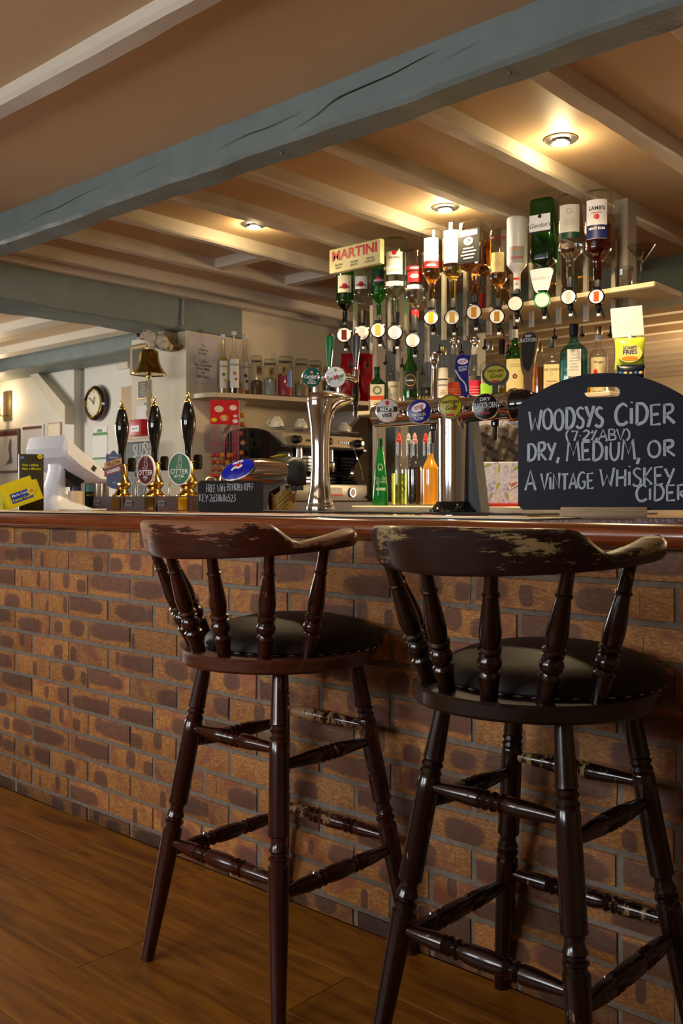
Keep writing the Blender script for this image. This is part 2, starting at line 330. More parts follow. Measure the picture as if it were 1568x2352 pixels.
def brick_material(name='brick_face', dark=1.0):
    m, t, b = nt(name); L = t.links.new
    tc = node(t, 'ShaderNodeTexCoord'); oi = node(t, 'ShaderNodeObjectInfo')
    wn = node(t, 'ShaderNodeTexWhiteNoise', noise_dimensions='1D'); L(oi.outputs['Random'], wn.inputs['W'])
    off = node(t, 'ShaderNodeVectorMath', operation='SCALE'); off.inputs['Scale'].default_value = 30; L(wn.outputs['Color'], off.inputs[0])
    co = node(t, 'ShaderNodeVectorMath', operation='ADD'); L(tc.outputs['Object'], co.inputs[0]); L(off.outputs[0], co.inputs[1])
    fine = node(t, 'ShaderNodeTexNoise', Scale=70.0, Detail=7.0, Roughness=.65); L(co.outputs[0], fine.inputs['Vector'])
    mp = node(t, 'ShaderNodeMapping'); mp.inputs['Scale'].default_value = (1, 1, 3.0); mp.inputs['Rotation'].default_value = (0, .6, 0); L(co.outputs[0], mp.inputs[0])
    scr = node(t, 'ShaderNodeTexNoise', Scale=85.0, Detail=5.0, Roughness=.7, Distortion=.6); L(mp.outputs[0], scr.inputs['Vector'])
    base = ramp(t, scr.outputs[0], [(.30, C('74451f')), (.5, C('a26a34')), (.72, C('cb9b4f'))])
    big = node(t, 'ShaderNodeTexNoise', Scale=13.0, Detail=4.0, Roughness=.6, Distortion=1.0); L(co.outputs[0], big.inputs['Vector'])
    redr = ramp(t, big.outputs[0], [(.5, (0,0,0)), (.64, (1,1,1))])
    red = node(t, 'ShaderNodeMix', data_type='RGBA'); L(redr.outputs[0], red.inputs[0]); L(base.outputs[0], red.inputs[6]); red.inputs[7].default_value = (*C('8d5236'), 1)
    # kiss marks: purple-brown rounded patches whose place and size differ from brick to brick
    sep = node(t, 'ShaderNodeSeparateColor'); L(wn.outputs['Color'], sep.inputs[0])
    xyz = node(t, 'ShaderNodeSeparateXYZ'); L(tc.outputs['Object'], xyz.inputs[0])
    def M(op, a, bb, cc=None):
        n = node(t, 'ShaderNodeMath', operation=op)
        for i, v in enumerate((a, bb, cc)):
            if v is None: continue
            if isinstance(v, (int, float)): n.inputs[i].default_value = v
            else: L(v, n.inputs[i])
        return n.outputs[0]
    def blob(rx, rz, sx, sz):
        cx = M('MULTIPLY_ADD', rx, .20, -.10); cz = M('MULTIPLY_ADD', rz, .024, -.012)
        dx = M('DIVIDE', M('SUBTRACT', xyz.outputs[0], cx), sx); dz = M('DIVIDE', M('SUBTRACT', xyz.outputs[2], cz), sz)
        d = M('ADD', M('POWER', M('ABSOLUTE', dx, 0), 3.0), M('POWER', M('ABSOLUTE', dz, 0), 3.0))
        return M('ADD', d, M('MULTIPLY_ADD', big.outputs[0], 2.6, -1.3))
    w1 = M('MULTIPLY_ADD', M('POWER', sep.outputs[1], 1.7), .15, .012)
    d1 = blob(sep.outputs[0], sep.outputs[2], w1, .027)
    d2 = blob(M('FRACT', M('MULTIPLY_ADD', sep.outputs[0], 1.0, .45), 0), sep.outputs[1], M('MAXIMUM', M('MULTIPLY_ADD', sep.outputs[2], .10, -.045), .001), .022)
    dm = M('MINIMUM', d1, d2)
    kr = node(t, 'ShaderNodeMapRange'); kr.inputs[1].default_value = 1.2; kr.inputs[2].default_value = .55; L(dm, kr.inputs[0])
    pur = ramp(t, fine.outputs[0], [(.3, C('452b25')), (.7, C('633f34'))])
    kf = M('MULTIPLY', kr.outputs[0], M('MULTIPLY_ADD', fine.outputs[0], 1.0, .32)); 
    mx = node(t, 'ShaderNodeMix', data_type='RGBA'); L(kf, mx.inputs[0]); L(red.outputs[2], mx.inputs[6]); L(pur.outputs[0], mx.inputs[7])
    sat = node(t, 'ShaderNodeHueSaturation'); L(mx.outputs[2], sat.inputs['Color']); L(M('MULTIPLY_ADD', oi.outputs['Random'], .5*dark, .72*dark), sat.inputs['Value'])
    L(sat.outputs[0], b.inputs['Base Color']); b.inputs['Roughness'].default_value = .62
    bump(t, b, M('ADD', scr.outputs[0], fine.outputs[0]), .35, .004)
    return m

def floor_material():
    m, t, b = nt('oak_plank'); L = t.links.new
    tc = node(t, 'ShaderNodeTexCoord'); oi = node(t, 'ShaderNodeObjectInfo'); cx = node(t, 'ShaderNodeCombineXYZ')
    for i in range(3): L(oi.outputs['Random'], cx.inputs[i])
    sc = node(t, 'ShaderNodeVectorMath', operation='SCALE'); sc.inputs['Scale'].default_value = 40; L(cx.outputs[0], sc.inputs[0])
    va = node(t, 'ShaderNodeVectorMath', operation='ADD'); L(tc.outputs['Object'], va.inputs[0]); L(sc.outputs[0], va.inputs[1])
    mp = node(t, 'ShaderNodeMapping'); mp.inputs['Scale'].default_value = (1.1, 9, 1); L(va.outputs[0], mp.inputs[0])
    n1 = node(t, 'ShaderNodeTexNoise', Scale=2.2, Detail=5.0, Roughness=.55, Distortion=1.4); L(mp.outputs[0], n1.inputs['Vector'])
    mp2 = node(t, 'ShaderNodeMapping'); mp2.inputs['Scale'].default_value = (3, 120, 1); L(va.outputs[0], mp2.inputs[0])
    n2 = node(t, 'ShaderNodeTexNoise', Scale=2.0, Detail=4.0); L(mp2.outputs[0], n2.inputs['Vector'])
    mm = node(t, 'ShaderNodeMath', operation='MULTIPLY_ADD'); mm.inputs[1].default_value = .35; L(n2.outputs[0], mm.inputs[0]); L(n1.outputs[0], mm.inputs[2])
    r = ramp(t, mm.outputs[0], [(.42, C('4f2a04')), (.62, C('7a480a')), (.85, C('925c12'))])
    hs = node(t, 'ShaderNodeHueSaturation'); L(r.outputs[0], hs.inputs['Color'])
    vv = node(t, 'ShaderNodeMath', operation='MULTIPLY_ADD'); vv.inputs[1].default_value = .18; vv.inputs[2].default_value = .9; L(oi.outputs['Random'], vv.inputs[0]); L(vv.outputs[0], hs.inputs['Value'])
    L(hs.outputs[0], b.inputs['Base Color']); b.inputs['Roughness'].default_value = .42; b.inputs['Specular IOR Level'].default_value = .35
    bump(t, b, mm.outputs[0], .06, .002); return m

BRICK = brick_material(); BRICK_DARK = brick_material('brick_dark', .5); OAK = floor_material()  # second brick material: same pattern, darker, for the lowest course
MORTAR = mat('mortar', C('776c60'), .9, var=.2, scale=60, bumpy=.5)
CEIL = paint('ceiling_cream', C('c4a680'), .55, .03, .05, 2.0)
JOISTW = paint('joist_white', C('c6bba9'), .45, .05, .12, 5)
BEAM = paint('beam_blue_grey', C('6c7774'), .55, .09, .25, 9)
WALLW = paint('wall_white', C('dcd8cc'), .7, .03, .08)
WALLC = paint('wall_cream', C('d9cdb4'), .7, .03, .08)
WALLD = paint('wall_tan', C('a08c72'), .7, .03, .08)
GREYW = paint('wall_grey_green', C('8f9288'), .7, .04, .08)
TAUPE = paint('post_taupe', C('84796d'), .55, .05, .1)
STOOL_R = wood('stool_mahogany', C('1a0604'), C('3c110b'), .22, 'Z', 4, .3, worn=C('8c6c4a'), wear_lo=1.17)
STOOL_D = wood('stool_ebonised', C('0e0504'), C('210c09'), .2, 'Z', 4, .3, worn=C('93794f'), wear_lo=1.17)
RAIL_R = wood('rail_worn_mahogany', C('240c08'), C('451a12'), .34, 'X', 3, .2, worn=C('8e5e40'), wear_lo=1.06)
RAIL_D = wood('rail_worn_ebony', C('140a09'), C('271414'), .34, 'X', 3, .2, worn=C('8f7850'), wear_lo=1.09)
PLATE_R = wood('seat_plate_mahogany', C('32130b'), C('562816'), .3, 'X', 5, .2)
PLATE_D = wood('seat_plate_dark', C('100806'), C('20110c'), .3, 'X', 5, .2)
LEATHER = mat('brown_leather', C('1a0f0a'), .55, spec=.25, var=.2, scale=90, bumpy=.15)
BARTOP = wood('bar_mahogany', C('54230f'), C('8a4520'), .22, 'X', 6, .5, stretch=18)
DARKWOOD = wood('dark_wood', C('2b1109'), C('4c2214'), .4, 'X', 5)
PALEWOOD = wood('pale_wood', C('a58a6c'), C('c9ae8c'), .55, 'X', 4)
CHROME = mat('chrome', (.78,.78,.8), .06, 1, var=.01)
STEEL = mat('brushed_steel', (.5,.5,.5), .28, 1, var=.05)
BRASS = mat('brass', (.83,.58,.16), .13, 1, var=.06)
GOLD = mat('old_gold', (.5,.38,.16), .3, 1, var=.1)
BLACKP = mat('black_gloss', (.006,.006,.006), .08, 0, var=.0, coat=.4)
BLACKM = mat('black_matt', (.012,.012,.012), .5, 0, var=.1)
SLATE = mat('chalkboard_slate', C('242b38'), .55, var=.18, scale=7)
CHALKBLK = mat('chalkboard_black', C('1c1c1d'), .5, var=.15, scale=9)
CHALK = mat('chalk_white', C('c3d2e2'), .9, var=.10, scale=60)
WHITEP = mat('white_plastic', C('e4e6ee'), .32, var=.01)
PAPER = flatmat('e9e6e0', .7); CREAM = flatmat('e8dfc4', .6); INK = flatmat('22211f', .7); RED = flatmat('c4202a', .45); DKRED = flatmat('6a1216', .45)
NAVY = flatmat('1b2358', .4); GREEN = flatmat('0f7a34', .4); DKGREEN = flatmat('0d3a2a', .4); YELLOW = flatmat('e6d21a', .5); MUST = flatmat('b8a81c', .4)
ORANGE = flatmat('e08a2c', .45); BLUE = flatmat('2443a0', .45); WHITE = flatmat('f2f2f0', .5); LGREY = flatmat('a9a9a6', .5); GOLDINK = flatmat('c2a25a', .45); TAN = flatmat('a07d50', .7)
G_CLEAR = glass('glass_clear', (.96,.97,.95)); G_GREEN = glass('glass_green', (.14,.66,.1), k=.7); G_DKGREEN = glass('glass_dark_green', (.08,.36,.1), k=.7)
G_WARE = glass('glass_ware', (.84,.84,.82)); G_BLUE = glass('glass_blue', (.35,.72,.8)); G_PALE = glass('glass_pale_green', (.86,.94,.84)); G_BROWN = glass('glass_brown', (.4,.18,.05))

# ---------------------------------------------------------------- the room
ZC = 2.294; ZJ = 2.234; BAR_Z = .991
XW = -4.57; YP = 1.91            # end wall of the bar, front of its white pillar
fl = struct('floor', MB().box(-9, 2.4, -3.5, 7.4, -.06, -.004), DARKWOOD, 'oak laminate floor')
rnd = random.Random(4)
pw, pl = .192, 1.285
plank_me = {}
for r in range(17):
    y1 = -.002 - r*pw; y0 = y1 - pw + .0012; off = [.31, .92, .05, .66, 1.1, .45][r % 6] + rnd.uniform(-.1, .1)
    x = -4.4 - off
    while x < 2.2:
        o = bpy.data.objects.new('plank', plank_me.setdefault(0, make_mesh('plank', MB().bbox(0, pl - .0012, 0, pw - .0012, -.008, 0, .0008, 1), OAK, 0)))
        COL.objects.link(o); o.parent = fl; o.location = (x, y0, 0); x += pl
# ceiling with joists
ce = struct('ceiling', MB().box(-9, 2.4, -3.5, 7.4, ZC, ZC + .1), CEIL, 'cream plaster ceiling')
def wavy(x0, x1, y0, y1, z0, z1, n, axis, amp, seed):       # hand-hewn timber: subdivided bar with uneven edges
    rn = random.Random(seed); L0, L1 = (x0, x1) if axis == 'X' else (y0, y1)
    ph = [rn.uniform(0, 6.28) for _ in range(12)]
    def w(t, k): return amp*(.55*sin(t*3.1 + ph[k]) + .35*sin(t*7.3 + ph[k+1]) + .3*sin(t*15 + ph[k+2]) + .15*sin(t*31 + ph[k+3]))
    R = []
    for i in range(n+1):
        s = L0 + (L1-L0)*i/n
        a = w(s, 0); b_ = w(s, 4); c = w(s, 8)
        if axis == 'X': R.append([(s, y0 + .3*a, z1), (s, y0 + a*.5, z0 + .012 + a), (s, y0 + .012 + a*.5, z0 + a), (s, y1 - .012 + c*.6, z0 + b_), (s, y1 + c*.6, z0 + .012 + b_), (s, y1, z1)])
        else: R.append([(x0 + .3*a, s, z1), (x0 + a*.4, s, z0 + .008 + a), (x0 + .008 + a*.4, s, z0 + a), (x1 - .008 + c*.5, s, z0 + b_), (x1 + c*.5, s, z0 + .008 + b_), (x1, s, z1)])
    return MB().rings(R)
for i, jx in enumerate((-.97, -1.38, -1.80, -2.20, -2.61, -3.02, -3.43, -3.84, -4.25)):
    obj('joist', wavy(jx - .062, jx, .47, 3.1, ZJ, ZC + .01, 60, 'Y', .004, i), JOISTW, ce)
obj('joist', wavy(XW + .001, XW + .07, .47, 3.6, ZJ + .01, ZC + .01, 40, 'Y', .003, 77), JOISTW, ce)
for i in range(11): obj('joist', MB().box(-8.9, 2.3, 3.75 + i*.33, 3.82 + i*.33, ZJ - .02, ZC + .01), JOISTW, ce)
for i in range(7): obj('joist', MB().box(-8.9, -4.9, -.9 + i*.52, -.78 + i*.52, ZJ, ZC + .01), JOISTW, ce)
for px, py, w in ((550, 598, .2), (712, 637, .2)):
    p = atZ(px, py, ZC - .03); obj('noggin', MB().box(p.x - w, p.x + w - .02, p.y - .03, p.y + .03, ZC - .05, ZC + .01), JOISTW, ce)
# beams
b1 = struct('trim_1', wavy(-9, 2.3, .373, .50, 2.163, ZC + .01, 420, 'X', .0075, 5), BEAM, 'long blue-grey painted oak beam over the bar front')
def crack(mb, pts, w):
    pts = catmull(pts, 8); n = len(pts); vs = []; fs = []
    for i, p in enumerate(pts):
        k = sin(pi*(i+.15)/(n-.7)); q = atY(p[0], p[1], .3665); vs += [q + Vector((0, 0, w*k)), q - Vector((0, 0, w*k))]
    for i in range(n-1): fs.append((2*i, 2*i+2, 2*i+3, 2*i+1))
    return mb.add(vs, fs)
SPLIT = mat('split_shadow', C('1a1613'), .9)
for pts, w in (([(665,302),(720,268),(770,228),(830,200),(900,170),(960,138),(1010,112)], .0022), ([(492,348),(560,312),(620,290),(700,252)], .0012),
               ([(40,525),(95,492),(130,478),(190,446),(262,414)], .001), ([(282,418),(340,388),(375,372)], .0005), ([(1000,150),(1050,120),(1105,92)], .0005)):
    obj('split', crack(MB(), pts, w), SPLIT, b1, sharp=0)
for px, py in ((281, 474), (646, 352), (1170, 168), (15, 562)):
    p = atZ(px, py, 2.158); obj('bolt_head', MB().lathe([(.007, -.006), (.006, 0), (.004, .004)], 10, Matrix.Translation(p)), BEAM, b1)
struct('trim_2', wavy(-9, 2.3, -.275, -.20, ZC - .045, ZC + .01, 200, 'X', .004, 9), JOISTW, 'cream painted beam on the front ceiling')
# low blue-grey beam running to the pillar, with the wall above the shelf
struct('trim_3', wavy(XW - .32, XW, -.6, YP + .45, 2.06, ZC + .01, 60, 'Y', .006, 12), BEAM, 'low blue-grey beam ending at the white pillar')
struct('trim_4', wavy(-8.9, -4.9, 2.5, 2.86, 2.165, ZC + .01, 60, 'X', .006, 15), BEAM, 'blue-grey beam in the left room')
struct('trim_5', wavy(-3.6, 2.3, 3.05, 3.28, 2.08, ZC + .01, 60, 'X', .006, 18), paint('beam_grey_green', C('6c7368'), .6), 'grey-green beam behind the bar')
# walls
struct('wall_pillar', MB().box(-5.12, XW, YP, 3.7, 0, 2.06).box(XW - .3, XW, YP + .45, 3.7, 2.06, ZC), WALLC, 'white painted end wall of the bar')
struct('wall_back_bar', MB().box(XW, -3.62, 3.6, 3.7, 0, ZC), GREYW)
struct('wall_far', MB().box(-9, 2.4, 7.3, 7.4, 0, ZC), WALLC)
struct('wall_left_back', MB().box(-9, -5.1, 2.95, 3.05, 0, ZC), WALLW)
struct('wall_left_room', MB().box(-9, -7.30, 2.87, 2.949, 0, ZC), WALLW)
struct('wall_left', MB().box(-9.1, -9, -3.5, 7.4, 0, ZC), WALLW)
struct('wall_right', MB().box(2.3, 2.4, -3.5, 7.4, 0, ZC), WALLD)
wf = MB(); xs = [-9]
for wx, ww in WINDOWS: xs += [wx - ww/2, wx + ww/2]
xs.append(2.4)
for i in range(0, len(xs), 2): wf.box(xs[i], xs[i+1], -3.5, -3.38, 0, ZC)
for wx, ww in WINDOWS: wf.box(wx - ww/2, wx + ww/2, -3.5, -3.38, 0, 1.16).box(wx - ww/2, wx + ww/2, -3.5, -3.38, 2.06, ZC)
struct('wall_front', wf, WALLD)
for i, (wx, ww) in enumerate(WINDOWS):
    m = MB(); a, b = wx - ww/2, wx + ww/2
    for x in (a, (a+b)/2 - .02, b - .04): m.box(x, x + .04, -3.41, -3.37, 1.16, 2.06)
    for z in (1.16, 1.58, 2.02): m.box(a, b, -3.41, -3.372, z, z + .04)
    struct('window_%d' % (i + 1), m, WHITEP)
# diagonal brace on the left room wall
q0, q1 = atY(72, 838, 2.8), atY(168, 930, 2.8); th = .11
struct('trim_6', MB().add([(q0.x, 2.78, 2.17), (q0.x + .14, 2.78, 2.17), (-7.30, 2.78, q1.z + .0), (-7.30, 2.78, q1.z - .16),
                           (q0.x, 2.872, 2.17), (q0.x + .14, 2.872, 2.17), (-7.30, 2.872, q1.z), (-7.30, 2.872, q1.z - .16)],
                          [(0,1,2,3), (7,6,5,4), (0,4,5,1), (1,5,6,2), (2,6,7,3), (3,7,4,0)]), WALLC, 'diagonal cream brace under the left room beam', sharp=0)

# ---------------------------------------------------------------- brick bar front
bw = struct('wall_bar_front', MB().box(-4.6, .3, .0035, .16, 0, .940), MORTAR, 'brick front of the bar')
variants = []
def brick_mesh(L, H, seed, mt=None):
    rn = random.Random(seed); bm = bmesh.new(); bmesh.ops.create_cube(bm, size=1)
    for v in bm.verts:
        v.co = Vector((v.co.x*L + rn.uniform(-.0015, .0015), v.co.y*.05, v.co.z*H + rn.uniform(-.0012, .0012)))
    es = [e for e in bm.edges if all(v.co.y < 0 for v in e.verts)]
    bmesh.ops.bevel(bm, geom=es, offset=.0045, segments=2, profile=.6, affect='EDGES')
    return make_mesh('brick', MB().bm(bm), mt or BRICK, 40)
variants = [brick_mesh(.217, .064, k) for k in range(8)]
tops = {}
rn = random.Random(11)
for k in range(13):
    zb = -.0302 + .0755*k; z0 = max(zb + .006, .0); z1 = min(zb + .0695, .9405)
    if z1 - z0 < .012: continue
    x0 = -2.685 if k % 2 == 0 else -2.7995
    i = -6
    while x0 + .229*i < .2:
        x = x0 + .229*i + .1145; i += 1
        full = z1 - z0 > .06
        me = rn.choice(variants) if full else tops.setdefault((k, i % 4), brick_mesh(.217, z1 - z0, 50 + k*5 + i % 4, BRICK_DARK if k == 0 else None))
        o = bpy.data.objects.new('brick', me); COL.objects.link(o); o.parent = bw
        o.location = (x + rn.uniform(-.002, .002), .0235 + rn.uniform(-.0015, .0025), (z0+z1)/2); o.rotation_euler = (0, rn.uniform(-.006, .006), rn.uniform(-.006, .006))
# bar top with a rounded nosing
prof = [(1.06, .9425), (-.02, .9425)]
for i in range(9):
    a = -pi/2 - pi*i/8; prof.append((-.03 + .0235*cos(a), .9685 + .0235*sin(a)) if False else (-.026 + .028*cos(a), .967 + .0245*sin(a)))
prof += [(1.06, .9915)]
R = [[(x, y, z) for y, z in prof] for x in (-4.55, -3, -1.5, .3)]
bt = obj('bar_counter_top', MB().rings(R), BARTOP)
tag(bt, 'long polished mahogany bar top with rounded nosing above the brick', 'bar counter')
# staff side below the counter
cab = obj('bar_undershelf', MB().box(-4.5, .3, .16, .95, .05, .940), DARKWOOD); tag(cab, 'dark boarded carcass under the bar top behind the brick', 'cabinet')

# ---------------------------------------------------------------- captain's bar stools
LEG = [(0,.0145),(.15,.0185),(.165,.0195),(.17,.0165),(.18,.0205),(.19,.0165),(.2,.0205),(.21,.0185),(.215,.0205),(.25,.0208),(.46,.0218),(.475,.0222),(.482,.0222),(.487,.0175),
       (.5,.0155),(.515,.0185),(.524,.021),(.53,.0165),(.536,.0165),(.54,.0215),(.548,.0215),(.552,.0175),(.56,.0175),(.567,.0222),(.59,.0222),(.75,.0195),(1,.0145)]
STR_U = [(0,.008),(.06,.010),(.3,.0155),(.4,.017),(.42,.0135),(.44,.0175),(.47,.0135),(.5,.0175),(.53,.0135),(.56,.0175),(.58,.0135),(.6,.017),(.7,.0155),(.94,.010),(1,.008)]
STR_L = [(0,.008),(.05,.0105),(.22,.0165),(.28,.0165),(.295,.0125),(.31,.0178),(.335,.0125),(.36,.0178),(.375,.0135),(.42,.0175),(.5,.0185),(.58,.0175),(.625,.0135),(.64,.0178),(.665,.0125),(.69,.0178),(.705,.0125),(.72,.0165),(.78,.0165),(.95,.0105),(1,.008)]
SPN = [(0,.0145),(.1,.0155),(.2,.018),(.215,.019),(.23,.015),(.245,.0135),(.27,.0185),(.3,.0205),(.33,.0185),(.35,.014),(.365,.0185),(.38,.014),(.395,.0195),(.41,.0195),(.425,.015),
       (.44,.0165),(.52,.0185),(.62,.0165),(.78,.0122),(.79,.0148),(.8,.0148),(.81,.012),(.9,.0112),(1,.0108)]
def wearit(o, v):
    at = o.data.attributes.new('wear', 'FLOAT', 'POINT'); at.data.foreach_set('value', [v]*len(o.data.vertices)); return o
def stool(name, label, loc, up, woodm, railm, platem):
    t = thing(name, label, 'bar stool', loc, 0, 'captain bar stools at the bar')
    zt = .682; foot, top = .212, .118
    def lp(sx, sy, z):
        h = foot + (top - foot)*z/zt; return Vector((sx*h, sy*h, z))
    for sx in (-1, 1):
        for sy in (-1, 1): obj('leg', MB().turned(lp(sx, sy, zt), lp(sx, sy, 0), LEG, 16), woodm, t)
    for z, pf in ((.52, STR_U), (.265, STR_L)):
        for sy in (-1, 1): wearit(obj('stretcher', MB().turned(lp(-1, sy, z), lp(1, sy, z), pf), woodm, t), .17 if sy > 0 else .0)
    for z, pf in ((.487, STR_U), (.24, STR_L)):
        for sx in (-1, 1): wearit(obj('stretcher', MB().turned(lp(sx, -1, z), lp(sx, 1, z), pf), woodm, t), .07)
    U = Matrix.Rotation(up, 4, 'Z')
    # seat plate and padded seat
    m = MB(); m.lathe([(.18, .676), (.214, .678), (.218, .683), (.218, .703), (.213, .708), (.16, .708)], 48, U @ Matrix.Translation((0, -.01, 0)))
    obj('seat_plate', m, platem, t)
    m = MB(); m.lathe([(.17,.700),(.196,.702),(.205,.714),(.203,.726),(.19,.742),(.16,.756),(.11,.768),(.05,.774),(.002,.775)], 40, U @ Matrix.Translation((0, .042, 0)))
    cu = obj('seat_cushion', m, LEATHER, t)
    m = MB(); pts = [U @ Vector((.199*cos(a)*(1 + .012*sin(40*a)), .042 + .199*sin(a)*(1 + .012*sin(40*a)), .7095)) for a in [2*pi*i/160 for i in range(160)]]
    m.tube(pts, .0028, 5, True); obj('seam_cord', m, LGREY if False else STEEL, cu)
    # spindles
    def rail_pt(ph, r=.235): return Vector((r*sin(ph), -.06 - r*cos(ph), 0))
    for d in (-70, -42, -14, 14, 42, 70):
        ph = radians(d); p2 = radians(d*1.04 + 8) - up; A = U @ Vector((.186*sin(ph), -.01 - .186*cos(ph), .704)); B = U @ (rail_pt(p2) + Vector((0, 0, .935)))
        obj('spindle', MB().turned(A, B, SPN, 14), woodm, t)
    # back rail: raised in the middle, falling to the arms
    R = []; wear = []; U2 = Matrix.Rotation(radians(2), 4, 'Z')
    n = 60
    for i in range(n+1):
        d = -98 + 196*i/n; ph = radians(d); ad = abs(d)
        s = min(max((ad - 46)/18, 0), 1); s = s*s*(3-2*s)
        zb = .916 + .027*(ad/98)**1.6; ztp = (.993 - .002*(ad/46)**2) * (1-s) + s*(zb + .021 + .014*max(0, (ad - 64)/34))
        ih = .020 + .006*s; oh = .020 + .004*s
        lean = .010*(1-s)
        if ad > 92: k = sqrt(max(0, 1 - ((ad-92)/6)**2)); ih *= max(k, .12); oh *= max(k, .12)
        c = [(-oh, zb + .008), (-oh + .006, zb), (ih - .006, zb), (ih, zb + .008), (ih - lean - .001, ztp - .008), (ih - lean - .007, ztp), (-oh - lean + .007, ztp), (-oh - lean, ztp - .008)]
        # c: radial offset (negative = outward)
        R.append([U2 @ (rail_pt(ph, .235 - q) + Vector((0, 0, z))) for q, z in c])
    me = make_mesh('back_rail', MB().rings(R), railm, 50)
    at = me.attributes.new('wear', 'FLOAT', 'POINT'); at.data.foreach_set('value', [(.0, -.06, -.06, 0, .08, .16, .16, .12)[i % 8] + (.05 if i//8 < 16 or i//8 > 46 else 0) + (.06 if 18 < i//8 < 26 else 0) for i in range(len(me.vertices))])
    o = obj('back_rail', me, None, t); o['label'] = 'worn curved back rail with the varnish rubbed off'
    return t
stool('bar_stool', 'reddish brown captain bar stool with worn back rail, left of the two', (-1.565, 1.525 - 1.753, 0), radians(-4), STOOL_R, RAIL_R, PLATE_R)
stool('bar_stool', 'nearly black captain bar stool in front of the cider chalkboard, right of the two', (-.905, 1.53 - 1.753, 0), radians(-6), STOOL_D, RAIL_D, PLATE_D)

# ---------------------------------------------------------------- ceiling downlights
def downlight(px, py, label, e, spot):
    p = atZ(px, py, ZC - .004)
    t = thing('downlight', label, 'ceiling light', p, 0, 'recessed downlights over the bar')
    obj('trim_ring', MB().lathe([(.034, -.001), (.05, -.004), (.058, -.001), (.058, .003), (.034, .003)], 28), STEEL, t)
    obj('collar', MB().lathe([(.034, .002), (.036, -.010), (.031, -.012), (.030, .001)], 24, None, False, False), CHROME, t)
    obj('bulb', MB().lathe([(.001, -.0125), (.018, -.0115), (.029, -.007), (.029, .002)], 20), mat('bulb_glow', (1, .72, .4), .4, emit=e), t)
    l = bpy.data.lights.new('downlight_beam', 'SPOT'); l.energy = spot; l.color = (1, .77, .42); l.spot_size = radians(150); l.spot_blend = .9; l.shadow_soft_size = .03
    o = bpy.data.objects.new('downlight_beam', l); COL.objects.link(o); o.parent = t; o.location = (0, 0, -.02)
    l = bpy.data.lights.new('downlight_spill', 'POINT'); l.energy = spot*.05; l.color = (1, .77, .42); l.shadow_soft_size = .03
    o = bpy.data.objects.new('downlight_spill', l); COL.objects.link(o); o.parent = t; o.location = (0, 0, -.05)
downlight(1287, 322, 'recessed downlight nearest the right joists', 30, 55)
downlight(1022, 478, 'recessed downlight above the inverted spirit bottles', 30, 62)
downlight(583, 517, 'small recessed downlight on a joist, leftmost of three', 30, 50)
for x, y in ((-2.2, 4.9), (-.2, 5.2), (-1.2, 6.3)):                 # lamps of the far room
    l = bpy.data.lights.new('far_room_lamp', 'POINT'); l.energy = 62; l.color = (1, .68, .36); l.shadow_soft_size = .08
    o = bpy.data.objects.new('far_room_lamp', l); COL.objects.link(o); o.location = (x, y, 1.75)

# ================================================================ things on the bar top
YT = .847                                     # line of the taps and pumps
MAT_Z = BAR_Z + .0005
# bar runners
def runner(label, x0, x1, y0, y1, col, stripe, rz=0, th=.003):
    t = thing('bar_runner', label, 'bar runner', ((x0+x1)/2, (y0+y1)/2, MAT_Z), radians(rz), 'bar runners along the front edge')
    w, d = (x1-x0)/2, (y1-y0)/2
    obj('mat', MB().bbox(-w, w, -d, d, 0, th, .001, 1), BLACKM, t)
    obj('print', MB().bbox(-w + .008, w - .008, -d + .008, d - .008, th, th + .0008, .0003, 1), col, t)
    for k in range(5): obj('print_motif', MB().box(-w*.8 + k*w*.36, -w*.8 + k*w*.36 + w*.2, -d*.5, d*.3, th + .0008, th + .0012), stripe, t)
runner('pale bar runner along the left counter edge before the pumps', -4.2, -2.5, -.03, .22, CREAM, TAN)
runner('white bar runner with red print before the chrome tap', -2.42, -1.72, .0, .25, PAPER, RED)
runner('white bar runner with yellow print before the chalkboard', -1.68, -1.08, .03, .27, PAPER, GOLDINK, 2)
dm = obj('drip_mat', MB().bbox(-2.75, -1.45, YT - .17, YT + .17, BAR_Z + .0006, BAR_Z + .006, .002, 1), BLACKM); tag(dm, 'thin black rubber mat under the two beer fonts', 'mat')

# ---- big chalkboard and its wooden holder
pc = atY(1388, 1187, .6); rzc = face_cam(pc, 6); s_ = mpp(pc)
def board_outline(w, h, rise, rc, n=24):
    pts = [(-w + rc, 0), (w - rc, 0), (w, rc)]
    zs = h - rise
    for i in range(n+1):
        x = w - 2*w*i/n; k = x/w; pts.append((x, zs + rise*(1 - abs(k)**2.1)))
    pts.append((-w, rc)); return pts
t = thing('chalkboard', 'large arched chalkboard advertising cider, standing in a wooden block', 'chalkboard', (pc.x, pc.y, BAR_Z + .0005), rzc)
bw_, bh_ = .225, .362
out = board_outline(bw_, bh_, .082, .012); z0b = .018
